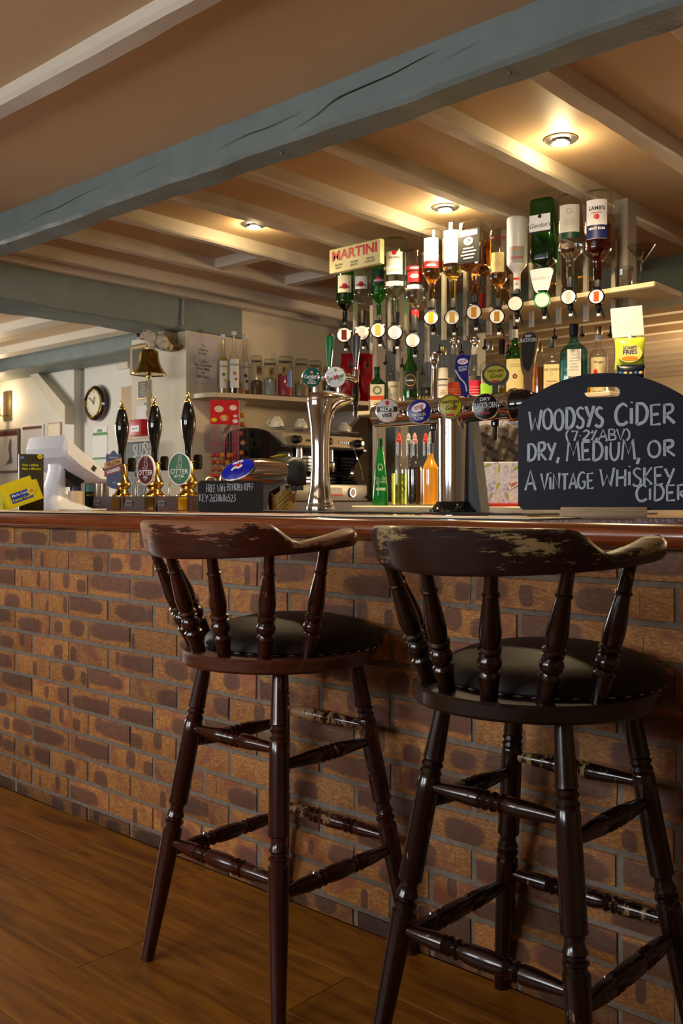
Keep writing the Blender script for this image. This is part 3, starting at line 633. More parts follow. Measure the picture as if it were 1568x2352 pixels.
# board with a real hand hole: built as a bridged grid of quads
def holed_board(out, hx0, hx1, hz0, hz1, y0, y1):
    bm = bmesh.new()
    ov = [bm.verts.new((x, y0, z)) for x, z in out]; oe = [bm.edges.new((ov[i], ov[(i+1) % len(ov)])) for i in range(len(ov))]
    r = (hz1-hz0)/2; hp = []
    for i in range(9): a = -pi/2 + pi*i/8; hp.append((hx1 - r + r*cos(a), hz0 + r + r*sin(a)))
    for i in range(9): a = pi/2 + pi*i/8; hp.append((hx0 + r + r*cos(a), hz0 + r + r*sin(a)))
    hv = [bm.verts.new((x, y0, z)) for x, z in hp]; he = [bm.edges.new((hv[i], hv[(i+1) % len(hv)])) for i in range(len(hv))]
    bmesh.ops.triangle_fill(bm, use_beauty=True, use_dissolve=False, edges=oe + he)
    g = bmesh.ops.extrude_face_region(bm, geom=bm.faces[:])
    for v in g['geom']:
        if isinstance(v, bmesh.types.BMVert): v.co.y = y1
    return MB().bm(bm)
out2 = [(x, z + z0b) for x, z in out]
bo = obj('board', holed_board(out2, -.052, .04, z0b + .298, z0b + .326, -.005, .005), SLATE, t, sharp=30)
def ubox(z): return z
m = MB(); fm = flat(-.0058); W_ = .0052
def bx_(px): return (px - 1388)*s_
def bz_(py): return (1187 - py)*s_
def fit(txt, x0, x1, yb, hpx, w, seed, jit=.05, slope=.015):
    h = hpx*s_; tot = sum(HAND[c][0] + .10 for c in txt)*h
    handwrite(m, fm, txt, bx_(x0), bz_(yb), h, w*1.2, (x1 - x0)*s_/tot, jit, seed, slope, .10)
fit('WOODSYS', 1218, 1388, 986, 46, .0066, 3, .07, .03); fit('CiDER', 1412, 1546, 977, 46, .0064, 5)
fit('(7.2%ABV)', 1302, 1446, 1012, 24, .0042, 6, .03, .005)
fit('DRY,', 1214, 1290, 1058, 42, .0062, 7, .05, .03); fit('MEDiUM,', 1303, 1470, 1058, 44, .0060, 8); fit('OR', 1484, 1546, 1051, 38, .0062, 9)
fit('A', 1209, 1236, 1126, 46, .0056, 10, 0); fit('ViNTAGE', 1245, 1366, 1124, 37, .0050, 11); fit('WHiSKEY', 1378, 1544, 1117, 41, .0052, 12, .05, .02); fit('CiDER', 1458, 1572, 1150, 36, .0052, 13)
obj('chalk_lettering', m, CHALK, bo, sharp=0)
m = MB().bbox(-.115, .105, -.03, -.006, .0, .026, .003).bbox(-.115, .105, .006, .03, .0, .026, .003).box(-.115, .105, -.007, .007, 0, .016)
bl = obj('sign_holder', m, PALEWOOD, None, (pc.x, pc.y, BAR_Z + .0005), rzc); tag(bl, 'pale slotted wood block holding up the cider chalkboard', 'sign holder')

# ---- small wi-fi chalkboard
pw_ = atY(530, 1168, .52); s2 = mpp(pw_); rzw = face_cam(pw_, 4)
t = thing('small_chalkboard', 'small black chalkboard with the wifi key, rounded corners', 'chalkboard', (pw_.x, pw_.y, MAT_Z + .001), rzw)
w2, h2, rc = 75*s2, 73*s2, .014
pts = []
for cx_, cz_, a0 in ((w2-rc, rc, -90), (w2-rc, h2-rc, 0), (-w2+rc, h2-rc, 90), (-w2+rc, rc, 180)):
    for k in range(6): a = radians(a0 + 18*k); pts.append((cx_ + rc*cos(a), cz_ + rc*sin(a)))
obj('board', MB().prism(pts, 0, .012), CHALKBLK, t)
obj('foot', MB().box(-w2*.4, w2*.4, .012, .06, 0, .006), BLACKM, t)
m = MB(); fm = flat(-.0008)
def fitw(txt, px0, px1, yb, hpx, seed):
    h = hpx*s2; tot = sum(HAND[c][0] + .10 for c in txt)*h
    handwrite(m, fm, txt, (px0 - 530)*s2, (1168 - yb)*s2, h, .0019, (px1 - px0)*s2/tot, .05, seed, 0, .10)
fitw('FREE', 474, 496, 1121, 17, 21); fitw('WiFi:', 499, 520, 1121, 17, 24); fitw('BTHUB3-KPFF', 522, 583, 1118, 16, 22); fitw('KEY:2d38b8a523', 458, 542, 1143, 16, 23)
obj('chalk_lettering', m, CHALK, t, sharp=0)

# ---- round badge helper (faces local -Y)
def badge(parent, c, r, face, rim=CHROME, th=.012, rz=0, tilt=0, ky=1.0):
    M = Matrix.Translation(Vector(c)) @ Matrix.Rotation(rz, 4, 'Z') @ Matrix.Rotation(tilt, 4, 'X') 
    b = obj('badge', MB().lathe([(r*.6, th), (r*.97, th*.8), (r, th*.3), (r*.98, 0), (r*.93, -.001)], 36, M @ Matrix.Rotation(-pi/2, 4, 'X') @ Matrix.Diagonal((1, ky, -1, 1)) @ Matrix.Scale(-1, 4, (0,0,1)) if False else M @ Matrix.Rotation(-pi/2, 4, 'X') @ Matrix.Diagonal((1, ky, 1, 1))), rim, parent)
    fm = lambda x, z: tuple(M @ Vector((x, -.0018 - .004*max(0, 1 - (x*x + z*z)/(r*r)), z)))
    m = MB()
    R = [[fm(q*r*.93*cos(2*pi*i/32), q*r*.93*ky*sin(2*pi*i/32)) for i in range(32)] for q in (1, .7, .35, .02)]
    m.rings(R, False, True); obj('badge_face', m, face, b)
    fm2 = lambda x, z: tuple(M @ Vector((x, -.0036 - .004*max(0, 1 - (x*x + z*z)/(r*r)), z)))
    return b, fm2

# ---- chrome swan-neck font with two taps
pf = atY(735, 1168, YT); pf.z = BAR_Z + .0065
t = thing('beer_font', 'tall chrome swan neck beer font with two round badges', 'beer tap', pf)
def ring_tilt(c, ang, rx, ry, n=28):          # ring normal tilts from +Z towards +Y by ang
    return [Vector(c) + Vector((rx*cos(a), ry*sin(a)*cos(ang), -ry*sin(a)*sin(ang))) for a in [2*pi*i/n for i in range(n)]]
R = []
for z, r in ((0,.054),(.012,.0555),(.02,.052),(.024,.049),(.03,.049),(.06,.043),(.1,.037),(.16,.034),(.21,.0335),(.25,.0345)): R.append(ring_tilt((0,0,z), 0, r, r))
for (pi_, zi), (po_, zo), rx in (((757,985),(712,982),.037), ((761,966),(708,958),.041), ((769,951),(704,934),.046), ((780,941),(702,915),.052), ((792,935),(706,903),.057), ((803,931),(722,897),.060), ((812,928),(752,895),.060), ((816,926),(786,896),.058), ((818,922),(812,898),.054), ((819,914),(818,906),.045)):
    k_ = .00162; A_ = Vector((0, (pi_ - 735)*k_, .006 + (1168 - zi)*k_)); B_ = Vector((0, (po_ - 735)*k_, .006 + (1168 - zo)*k_)); c_ = (A_ + B_)/2; h_ = (A_ - B_)/2
    R.append([c_ + h_*sin(a) + Vector((rx*cos(a), 0, 0)) for a in [2*pi*i/28 for i in range(28)]])
obj('column', MB().rings(R), CHROME, t, sharp=60)
rzb = face_cam(pf, -4)
for dx, kind in ((0, 'sm'), (-.125, 'cb')):
    c = Vector((dx, .085, 0)); zc = (1150 - 866)*mpp(pf + c) + CAM.z - pf.z
    r = .041 if kind == 'sm' else .0395
    b, fm = badge(t, c + Vector((0, 0, zc)), r, WHITE if kind == 'sm' else mat('badge_teal', C('0c5a50'), .25), rz=rzb - radians(4 if kind == 'sm' else -4), tilt=radians(6))
    obj('badge_stem', MB().tube([c + Vector((0, .018, zc - .02)), c + Vector((0, .02, .415))], .008, 10), CHROME, b)
    obj('tap_body', MB().tube([c + Vector((0, .012, zc)), c + Vector((.005, .06, zc + .006)), c + Vector((.006, .105, zc - .002))], [.026, .015, .013], 12), CHROME, t)
    if kind == 'sm':
        m = MB(); put_text(m, fm, 'S', -.027, -.008, .030, 12, bold=.015, xs=.8); put_text(m, fm, 'M', .002, -.001, .027, 12, bold=.02, xs=.8); obj('lettering_red', m, RED, b, sharp=0)
        m = MB(); put_text(m, fm, 'an', -.0145, -.0065, .021, 12, xs=.75, bold=.01); put_text(m, fm, 'iguel', .0205, .0035, .019, 12, xs=.75, bold=.01)
        for dz in (.016, -.02): poly(m, fm, [(-.03, dz - .004), (.028, dz + .0085), (.028, dz + .0096), (-.03, dz - .0029)])
        obj('lettering', m, GREEN, b, sharp=0)
        m = MB(); disc(m, fm, .0, .026, .005, .006); obj('leaf_mark', m, flatmat('6fa52c', .4), b, sharp=0)
    else:
        m = MB(); put_text(m, fm, 'Carlsberg', 0, .001, .0165, 4, bold=.02, xs=.9); put_text(m, fm, 'EXTRA', 0, -.0125, .0062, bold=.02); put_text(m, fm, 'COLD', 0, -.0215, .0125, bold=.03)
        stroke(m, fm, catmull([(-.016,-.007),(-.006,-.0075),(.006,-.0045),(.019,-.006)]), .0022); obj('lettering', m, WHITE, b, sharp=0)
        m = MB(); disc(m, fm, 0, .0185, .0065, .0055, 6); obj('crown_mark', m, flatmat('d99a8a', .4), b, sharp=0)
    # nozzle and lever behind the badge
    n0 = Vector((dx, .2, 0))
    zt, zb = CAM.z - pf.z + (1150 - 860)*mpp(pf + n0), CAM.z - pf.z + (1150 - 960)*mpp(pf + n0)
    obj('nozzle', MB().lathe([(.004, zb), (.007, zb), (.008, zb + .05), (.0125, zb + .055), (.0135, zb + .11), (.0105, zb + .12), (.0105, zt)], 14, Matrix.Translation(n0)), BLACKP, t)
    obj('valve', MB().lathe([(.0125, zt - .03), (.0125, zt + .012), (.010, zt + .02)], 14, Matrix.Translation(n0)), CHROME, t)
    R = []
    H = .145
    for i in range(13):
        k = i/12; w = .008 + .0125*sin(pi*min(1, k*.62)**1.3); d = .007 + .006*k; y = n0.y - (.015 + .03*k*k if kind == 'cb' else .01*k) + (.035*k*k if kind == 'cb' else .015*k)
        if i == 12: w *= .45; d *= .5
        R.append([Vector((dx + w*cos(a), y + d*sin(a), zt + .015 + H*k)) for a in [2*pi*j/16 for j in range(16)]])
    lv = obj('lever', MB().rings(R), CHROME, t)
    R2 = [[Vector((p.x + 0*1, p.y - .0009, p.z)) for p in rr if p.y <= sum(q.y for q in rr)/16 + 1e-6] for rr in R[1:12]]
    m = MB(); vs = []
    for k, rr in enumerate(R[1:12]):
        c0 = sum(rr, Vector())/16
        front = [rr[j] for j in range(8, 17 if False else 16)] + [rr[0]]
        vs.append([c0 + (p - c0)*1.04 for p in front])
    m.rings(vs, False, False, closed=False)
    pl_ = obj('lever_panel', m, flatmat('0f6b35', .3) if kind == 'cb' else mat('panel_smoke', C('3b3f42'), .2), lv)

# ---- T-bar font with four round badges
x_l, x_r = atY(868, 950, YT).x, atY(1180, 935, YT).x
pcx = atY(1043, 1170, YT); zt_ = CAM.z + (1150 - 942)*mpp(Vector((atY(1034, 940, YT).x, YT, 1.3)))
t = thing('tee_bar_font', 'wide chrome T-shaped beer font with four round badges', 'beer tap', (pcx.x, YT, BAR_Z + .0065))
zt_ -= BAR_Z + .0065
obj('base', MB().lathe([(.083,0),(.083,.006),(.076,.01),(.062,.026),(.058,.034)], 40), BLACKP, t)
obj('column', MB().lathe([(.054,.03),(.054, zt_ - .03)], 48, None, True, True), CHROME, t)
x0, x1 = x_l - pcx.x, x_r - pcx.x
Mx = Matrix.Translation((0, .0, zt_)) @ Matrix.Rotation(pi/2, 4, 'Y')
obj('crossbar', MB().lathe([(.03, x0 - .012), (.042, x0 - .004), (.044, x0 + .01), (.044, x1 - .02), (.044, x1)], 36, Mx), CHROME, t, sharp=40)
obj('end_cap', MB().lathe([(.044, x1), (.050, x1 + .004), (.051, x1 + .02), (.046, x1 + .05), (.034, x1 + .075), (.01, x1 + .085)], 32, Mx), BLACKP, t)
obj('end_ring', MB().lathe([(.046, x1 - .006), (.053, x1 - .004), (.054, x1 + .006), (.050, x1 + .01)], 32, Mx, False, False), CHROME, t)
obj('rear_panel', MB().prism([(.056, 0), (.105, 0), (.062, zt_ - .03), (.056, zt_ - .03)], .0, .05), BLACKM, t)
for px, py, kind in ((889, 943, 'becks'), (962, 945, 'tetley'), (1034, 934, 'thatch'), (1114, 934, 'black')):
    c = atY(px, py, YT - .085) - Vector((pcx.x, YT, BAR_Z + .0065)); q = pcx + c; sc_ = mpp(Vector((atY(px, py, YT - .085))))
    r = {'becks': 28, 'tetley': 29, 'thatch': 29.5, 'black': 31}[kind]*sc_
    facem = {'becks': flatmat('cfc6bd', .3), 'tetley': flatmat('1c1c7c', .25), 'thatch': flatmat('b5a50f', .3), 'black': flatmat('0c0b0e', .2)}[kind]
    b, fm = badge(t, c, r, facem, rz=face_cam(atY(px, py, YT - .085), -10), tilt=radians(-2), ky=1.0)
    obj('badge_arm', MB().tube([c + Vector((.0, .006, 0)), c + Vector((.02, .03, 0)), c + Vector((.03, .06, 0))], [.02, .009, .008], 10), CHROME, b)
    m = MB()
    if kind == 'becks':
        patch(m, fm, -r*.84, r*.84, -r*.13, r*.31, 14); put_text(m, fm, 'VIER', 0, -r*.42, r*.42, 3, bold=.02); obj('lettering', m, flatmat('1d2320', .4), b, sharp=0)
        m = MB(); f3 = lambda x, z: tuple(Vector(fm(x, z)) + Vector((.0006, -.0008, 0))); put_text(m, f3, "BECK'S", 0, r*.1, r*.44, 3, bold=.025, xs=.82); obj('lettering_white', m, WHITE, b, sharp=0)
        m = MB(); disc(m, fm, 0, r*.62, r*.16, r*.2, 8); obj('emblem', m, RED, b, sharp=0)
    if kind == 'tetley':
        e = MB(); vs = [(0, r*.3)] + [(.0 + r*.6*cos(a)*cos(.35) - r*.34*sin(a)*sin(.35), r*.3 + r*.6*cos(a)*sin(.35) + r*.34*sin(a)*cos(.35)) for a in [2*pi*i/24 for i in range(24)]]
        e.add([fm(*q_) for q_ in vs], [(0, 1 + i_, 1 + (i_ + 1) % 24) for i_ in range(24)]); obj('oval_mark', e, WHITE, b, sharp=0)
        f3 = lambda x, z: tuple(Vector(fm(x, z)) + Vector((.0006, -.0008, 0)))
        put_text(m, f3, 'TETLEY', -r*.02, r*.3, r*.38, 20, bold=.02, xs=.62); obj('lettering_red', m, RED, b, sharp=0)
        m = MB(); put_text(m, fm, 'SMOOTH', 0, -r*.28, r*.32, 4, bold=.02, xs=.8); put_text(m, fm, 'FLOW', .0, -r*.58, r*.34, 4, bold=.02, xs=.8); obj('lettering', m, WHITE, b, sharp=0)
    if kind == 'thatch':
        put_text(m, fm, 'THATCHERS', 0, r*.35, r*.33, 2, bold=.01, xs=.75); put_text(m, fm, 'Gold', 0, -r*.1, r*.5, 4, shear=.5, xs=.9); obj('lettering', m, INK, b, sharp=0)
        m = MB(); [disc(m, fm, dx*r, -r*.66, r*.1, None, 10) for dx in (-.22, 0, .2)]; obj('apples', m, RED, b, sharp=0)
        m = MB(); ringflat(m, fm, 0, 0, r*.92, r*.92, r*.05); obj('rim_print', m, DKGREEN, b, sharp=0)
    if kind == 'black':
        put_text(m, fm, 'DRY', 0, r*.55, r*.36, 3, bold=.02, xs=1.15); put_text(m, fm, 'BLACKTHORN', 0, r*.08, r*.62, 3, bold=.01, xs=.43); obj('lettering', m, flatmat('d8dce4', .4), b, sharp=0)
        m = MB(); put_text(m, fm, 'CIDER', 0, -r*.5, r*.24, 2, bold=.02, xs=1.1); obj('lettering_red', m, RED, b, sharp=0)
O_T = Vector((pcx.x, YT, BAR_Z + .0065))
def on_bar(px): return atY(px, 940, YT + .02).x - pcx.x
def tz(px, py): q = atY(px, py, YT + .02); return q.z - O_T.z
for px in (994, 1137):                         # spouts under the bar
    x = atY(px, 980, YT + .05).x - pcx.x; z1 = zt_ - .03; z0 = z1 - .075
    obj('nozzle', MB().lathe([(.004, z0), (.0065, z0), (.009, z0 + .045), (.0135, z0 + .05), (.014, z1)], 12, Matrix.Translation((x, .05, 0))), BLACKP, t)
# levers on top
x = on_bar(997); m = MB().lathe([(.013, tz(997, 918)), (.012, tz(997, 890)), (.009, tz(997, 850)), (.008, tz(997, 838)), (.013, tz(997, 832)), (.0155, tz(997, 822)), (.013, tz(997, 813)), (.004, tz(997, 809))], 18, Matrix.Translation((x, .02, 0)))
obj('lever', m, CHROME, t)
def lever_plate(px, pts, th, m_, name='lever'):        # flat shaped lever facing the customers
    base = atY(px, 910, YT + .02); rz = face_cam(base, -6); M = Matrix.Translation((base.x - O_T.x, .02, 0)) @ Matrix.Rotation(rz, 4, 'Z'); s = mpp(base)
    P2 = [((a - px)*s, (1150 - b)*s + CAM.z - O_T.z) for a, b in pts]
    o = obj(name, MB().prism(P2, -th/2, th/2, M), m_, t, sharp=25)
    return o, (lambda x, z: tuple(M @ Vector((x, -th/2 - .0008, z)))), (lambda a, b: ((a - px)*s, (1150 - b)*s + CAM.z - O_T.z)), s
o, fm, pp, s = lever_plate(1062, catmull([(1058,912),(1058,890),(1049,865),(1045,840),(1050,820),(1060,815),(1078,818),(1081,822),(1076,845),(1076,875),(1078,912)], 4), .016, flatmat('1a1a78', .25))
m = MB(); stroke(m, fm, catmull([pp(1046,850), pp(1056,868), pp(1068,882), pp(1072,900)]), .004); obj('swoosh', m, CREAM, o, sharp=0)
m = MB(); a = pp(1063, 831); disc(m, fm, a[0], a[1], 12*s, 7*s); put_text(m, fm, 'SMOOTH', *pp(1063, 844), 7*s, 6, xs=.7); put_text(m, fm, 'FLOW', *pp(1063, 850), 8*s, 6, xs=.8, bold=.02); obj('lettering', m, WHITE, o, sharp=0)
m = MB(); f3 = lambda x, z: tuple(Vector(fm(x, z)) + Vector((.0004, -.0006, 0))); put_text(m, f3, 'TETLEY', a[0], a[1], 8*s, 14, xs=.7, bold=.02); obj('lettering_red', m, RED, o, sharp=0)
el = lambda cx, cy, rx, ry, n=28: [(cx + rx*cos(2*pi*i/n), cy + ry*sin(2*pi*i/n)) for i in range(n)]
o, fm, pp, s = lever_plate(1138, [(1131,915),(1131,884)] + [(1138 + 31*cos(a), 862 + 25*sin(a)) for a in [radians(115 + 310*i/30) for i in range(31)]] + [(1145,884),(1145,915)], .02, BLACKM)
m = MB(); a = pp(1138, 860); disc(m, fm, a[0], a[1], 25*s, 19*s); ov_ = obj('oval_face', m, MUST, o, sharp=0)
m = MB(); f3 = lambda x, z: tuple(Vector(fm(x, z)) + Vector((.0004, -.0007, 0))); put_text(m, f3, 'THATCHERS', *pp(1138, 853), 9.5*s, 2, xs=.72, bold=.01); put_text(m, f3, 'Gold', *pp(1138, 864), 14*s, 4, shear=.5); obj('lettering', m, INK, ov_, sharp=0)
m = MB(); [disc(m, f3, pp(1138 + d, 877)[0], pp(1138 + d, 877)[1], 3*s, None, 10) for d in (-6, 0, 6)]; obj('apples', m, RED, ov_, sharp=0)
o, fm, pp, s = lever_plate(1216, catmull([(1208,912),(1207,890),(1204,868),(1197,845),(1194,800),(1197,775),(1206,764),(1222,762),(1234,768),(1237,778),(1233,800),(1226,845),(1224,868),(1222,890),(1222,912)], 4), .022, CHROME)
m = MB(); pts = catmull([(1207,850),(1201,838),(1198,800),(1200,778),(1208,768),(1222,766),(1230,772),(1230,785),(1226,820),(1219,846),(1213,855)], 4); poly(m, fm, [pp(*q) for q in pts]); pn = obj('lever_panel', m, mat('lever_black', C('2c2a2c'), .15), o, sharp=0)
f3 = lambda x, z: tuple(Vector(fm(x, z)) + Vector((.0004, -.0007, 0)))
m = MB(); put_text(m, f3, 'DRY', *pp(1214, 773), 7*s, 2, bold=.02, xs=1.1); put_text(m, f3, 'BLACKTHORN', *pp(1214, 782), 13*s, 2, xs=.42); obj('lettering', m, WHITE, pn, sharp=0)

# ---- hand pumps on their dark base
S3 = mpp(atY(430, 1140, YT))
xs3 = [atY(280, 1140, YT).x, atY(355, 1140, YT).x, atY(432, 1140, YT).x]
zb3 = 1.034 + 11*S3
for i, x in enumerate(xs3):
    pos = ('left', 'middle', 'right')[i]; beer = ('navy yellow-banded clip', 'dark red oval clip', 'green oval clip')[i]
    bb = thing('pump_base_block', 'dark wooden drip block with a nameplate under the pump with the ' + beer, 'pump base', (x, YT, BAR_Z + .0005), 0, 'drip blocks under the hand pumps')
    hgt = zb3 - BAR_Z - .002
    obj('block', MB().prism([(-.125, 0), (.118, 0), (.118, .012), (.112, hgt), (-.112, hgt), (-.125, .012)], -.075, .075), DARKWOOD, bb)
    m = MB().box(-.105, -.065, -.0765, -.075, .022, .042); obj('nameplate', m, LGREY, bb); m = MB().box(-.102, -.068, -.0772, -.0764, .0245, .0395).box(-.1, -.07, -.0776, -.077, .031, .033); obj('nameplate_inset', m, BLACKM, bb)
    obj('brass_strip', MB().box(.03, .09, -.0768, -.0752, .004, hgt - .004), BRASS, bb)
    WD = Matrix.Diagonal((1.14, 1.14, 1, 1))
    t = thing('hand_pump', 'black handled brass beer pump carrying the ' + beer, 'beer pump', (x, YT, zb3 - .001), 0, 'hand pumps in a row')
    pr = [(.046,0),(.046,.004),(.036,.010),(.026,.022),(.024,.032),(.026,.036),(.033,.046),(.0355,.056),(.033,.066),(.026,.078),(.021,.10),(.018,.125),(.017,.14),(.012,.143)]
    obj('brass_body', MB().lathe(pr, 32, WD), BRASS, t)
    obj('handle', MB().lathe([(.0125,.146),(.0135,.16),(.0145,.19),(.0155,.22),(.020,.25),(.0262,.285),(.0285,.312),(.0275,.335),(.0225,.365),(.0165,.39),(.013,.40)], 32, WD), BLACKP, t)
    obj('finial', MB().lathe([(.014,.399),(.0145,.404),(.010,.410),(.0055,.414),(.007,.418),(.005,.421),(.0065,.426),(.0075,.431),(.006,.437),(.002,.441)], 18), BRASS, t)
    obj('pivot_collar', MB().lathe([(.016,.141),(.016,.149)], 18), BRASS, t)
    obj('pivot_arm', MB().tube([(0,0,.147), (.0,.05,.147)], .005, 8).tube([(0, -.04, .147), (0, .0, .147)], .004, 8), BRASS, t)
    obj('clamp_knob', MB().prism([(-.012 - .0, -.032), (.012, -.032), (.02, -.022), (.02, .022), (.012, .032), (-.012, .032), (-.02, .022), (-.02, -.022)], .045, .062, Matrix.Translation((0, 0, .147))), BLACKP, t)
    obj('swan_pipe', MB().tube(catmull([(.03,.06,.0),(.03,.06,.05),(.03,.075,.075),(.03,.105,.078),(.03,.125,.06),(.03,.127,.0)], 5), .006, 8), STEEL, t)
    # pump clip
    cz = .115 + (.0 if i else .01); rzp = face_cam((x, YT, 1), (-12, -36, -18)[i]); M = Matrix.Translation((0, -.045, cz)) @ Matrix.Rotation(rzp, 4, 'Z')
    fm = lambda a, b, M=M: tuple(M @ Vector((a, -.0062, b)))
    f2 = lambda a, b, M=M: tuple(M @ Vector((a, -.0072, b)))
    if i == 0:
        pts = [(-.03,-.075),(0,-.09),(.03,-.075),(.034,.06),(.018,.066),(.0,.085),(-.018,.066),(-.034,.06)]
        cl = obj('pump_clip', MB().prism(catmull(pts + pts[:1], 3)[:-1], -.005, .005, M), flatmat('24305e', .35), t)
        m = MB(); poly(m, fm, [(-.041,.0),(.038,.026),(.038,.052),(-.041,.027)]); obj('yellow_band', m, flatmat('d99c4e', .4), cl, sharp=0)
        m = MB(); poly(m, fm, [(-.041,-.037),(.038,-.008),(.038,.023),(-.041,-.004)]); obj('red_band', m, flatmat('8c2226', .4), cl, sharp=0)
        m = MB(); put_text(m, f2, 'YELLOW', 0, .026, .0225, 17, bold=.02, xs=.72); obj('lettering', m, INK, cl, sharp=0)
        m = MB(); put_text(m, f2, 'HAMMER', 0, -.007, .0225, 18, bold=.025, xs=.7); put_text(m, f2, 'HARLONS', 0, .052, .010, 0, xs=.9); put_text(m, f2, '4.2%', .004, -.062, .009, 0); obj('lettering_white', m, WHITE, cl, sharp=0)
    else:
        rx, rz_ = (.047, .067) if i == 1 else (.050, .069)
        cl = obj('pump_clip', MB().prism([(rx*cos(a), rz_*sin(a)) for a in [2*pi*k/36 for k in range(36)]], -.0055, .0055, M), WHITEP, t)
        m = MB(); disc(m, fm, 0, 0, rx*.92, rz_*.94); obj('clip_rim', m, GOLDINK if i == 1 else flatmat('5a2c1c', .4), cl, sharp=0)
        m = MB(); disc(m, lambda a, b, M=M: tuple(M @ Vector((a, -.0066, b))), 0, 0, rx*.88, rz_*.905); obj('clip_face', m, flatmat('5e1210', .4) if i == 1 else flatmat('06661f', .4), cl, sharp=0)
        m = MB(); put_text(m, f2, 'OTTER', 0, -.011, .029, 0, bold=.012, xs=.86); put_text(m, f2, ('ALE', 'BITTER')[i-1], 0, -.031, .0165, 0, bold=.015, xs=.85); put_text(m, f2, '4.5%', 0, -.043, .006); obj('lettering', m, WHITE, cl, sharp=0)
        m = MB()
        for st in ([(.002,.058),(-.003,.055),(.0,.049),(-.004,.042),(-.006,.03),(-.004,.018),(-.014,.006),(.012,.006)], [(.002,.058),(.008,.055),(.009,.05),(.004,.047),(.009,.04),(.009,.028),(.012,.02),(.007,.012),(.008,.006)], [(-.002,.036),(.006,.033)], [(.0,.02),(.004,.012)]):
            stroke(m, f2, catmull(st, 4), .0013)
        obj('otter_drawing', m, WHITE, cl, sharp=0)

# ---- till (white point-of-sale screen seen from behind)
pt_ = atY(136, 1165, .80); sT = mpp(pt_); pt_.z = BAR_Z + .0005
t = thing('till_terminal', 'white till screen on a curved stand, seen from the back', 'till', pt_)
A = Vector((0, -.07, .352)); B = Vector((0, .19, .155)); d = (B - A).normalized(); n = Vector((0, -d.z*-1, 0)); nn = Vector((0, d.z, -d.y))     # nn points down-back
def yz(u, v): p = A + d*u + nn*v; return p
L_ = (B - A).length; wx = .175
R = []
for xx, ins in ((-wx, .02), (-wx + .012, .004), (-wx + .03, 0), (wx - .03, 0), (wx - .012, .004), (wx, .02)):
    prof_ = [(ins, ins*.6), (L_ - ins, ins*.6), (L_ - ins*.8, .035 - ins*.5), (L_ - .05, .062 - ins*.8), (.16, .085 - ins), (.06, .085 - ins), (.02 + ins, .06 - ins)]
    R.append([Vector((xx, 0, 0)) + yz(u, v) for u, v in prof_])
sc1 = obj('screen_housing', MB().rings(R), WHITEP, t, sharp=30)
obj('screen', MB().add([Vector((sx*(wx - .02), 0, 0)) + yz(u, -.0006) for sx, u in ((-1, .02), (1, .02), (1, L_ - .02), (-1, L_ - .02))], [(0,1,2,3)]), BLACKP, sc1, sharp=0)
obj('hinge_cover', MB().add([Vector((sx*.06, 0, 0)) + yz(u, v) for sx in (-1, 1) for u, v in ((.14, .08), (.27, .06), (.25, .115), (.15, .115))], [(0,1,2,3), (7,6,5,4), (0,4,5,1), (1,5,6,2), (2,6,7,3), (3,7,4,0)]), BLACKM, sc1)
obj('port_label', MB().add([Vector((wx + .0006, 0, 0)) + yz(u, v) for u, v in ((.20, .02), (.225, .02), (.225, .045), (.20, .045))], [(0,1,2,3)]), BLACKM, sc1, sharp=0)
R = []
for y, z, w_, dd in ((-.02,.24,.055,.02), (-.01,.20,.06,.025), (-.02,.14,.062,.03), (-.035,.08,.068,.04), (-.03,.04,.085,.065), (.0,.02,.11,.10), (.02,.0,.13,.125)):
    R.append([Vector((w_*cos(a)*abs(cos(a))**-.4 if abs(cos(a)) > 1e-3 else 0, y + dd*sin(a)*(abs(sin(a))**-.4 if abs(sin(a)) > 1e-3 else 0), z)) for a in [2*pi*(k+.5)/24 for k in range(24)]])
obj('stand', MB().rings(R), WHITEP, t, sharp=50)

# ---- charity box and its leaflet card
pb = atY(62, 1160, .30); sB = mpp(pb); rzq = face_cam(pb, 8)
t = thing('collection_box', 'bright yellow cardboard charity collection tray, tipped on its edge', 'charity box', (pb.x, pb.y, MAT_Z + .030), rzq)
M = Matrix.Rotation(radians(-20), 4, 'Y'); w_, h_, d_ = .068, .082, .12
m = MB()
for x0, x1, y0, y1, z0, z1 in ((-w_, w_, -.002, 0, 0, h_), (-w_, w_, d_, d_ + .002, 0, h_ + .02), (-w_ - .002, -w_, 0, d_, 0, h_), (w_, w_ + .002, 0, d_, 0, h_), (-w_, w_, 0, d_, 0, .002)): m.box(x0, x1, y0, y1, z0, z1, M)
tr_ = obj('tray', m, YELLOW, t)
fm = lambda x, z: tuple(M @ Vector((x, -.0032, z))); f2 = lambda x, z: tuple(M @ Vector((x, -.0042, z)))
m = MB(); poly(m, fm, [(-.052,.018),(.034,.018),(.034,.058),(-.052,.058)]); obj('blue_panel', m, BLUE, tr_, sharp=0)
m = MB(); put_text(m, f2, 'Marie Curie', -.012, .048, .0155, xs=.92, bold=.015); obj('lettering', m, WHITE, tr_, sharp=0)
m = MB(); put_text(m, f2, 'Cancer Care', -.012, .029, .0155, xs=.92, bold=.015)
for k in range(6): a = radians(60*k + 10); disc(m, f2, .034 + .011*cos(a), .045 + .011*sin(a), .0075, None, 10)
obj('lettering_yellow', m, flatmat('efe23a', .5), tr_, sharp=0)
m = MB(); disc(m, lambda x, z: tuple(M @ Vector((x, -.0052, z))), .034, .045, .007, None, 12); obj('daffodil_heart', m, ORANGE, tr_, sharp=0)
pb2 = atY(10, 1162, .26)
t2 = thing('collection_box', 'yellow charity carton at the left picture edge', 'charity box', (pb2.x - .075, pb2.y - .02, MAT_Z + .004), face_cam(pb2, -18))
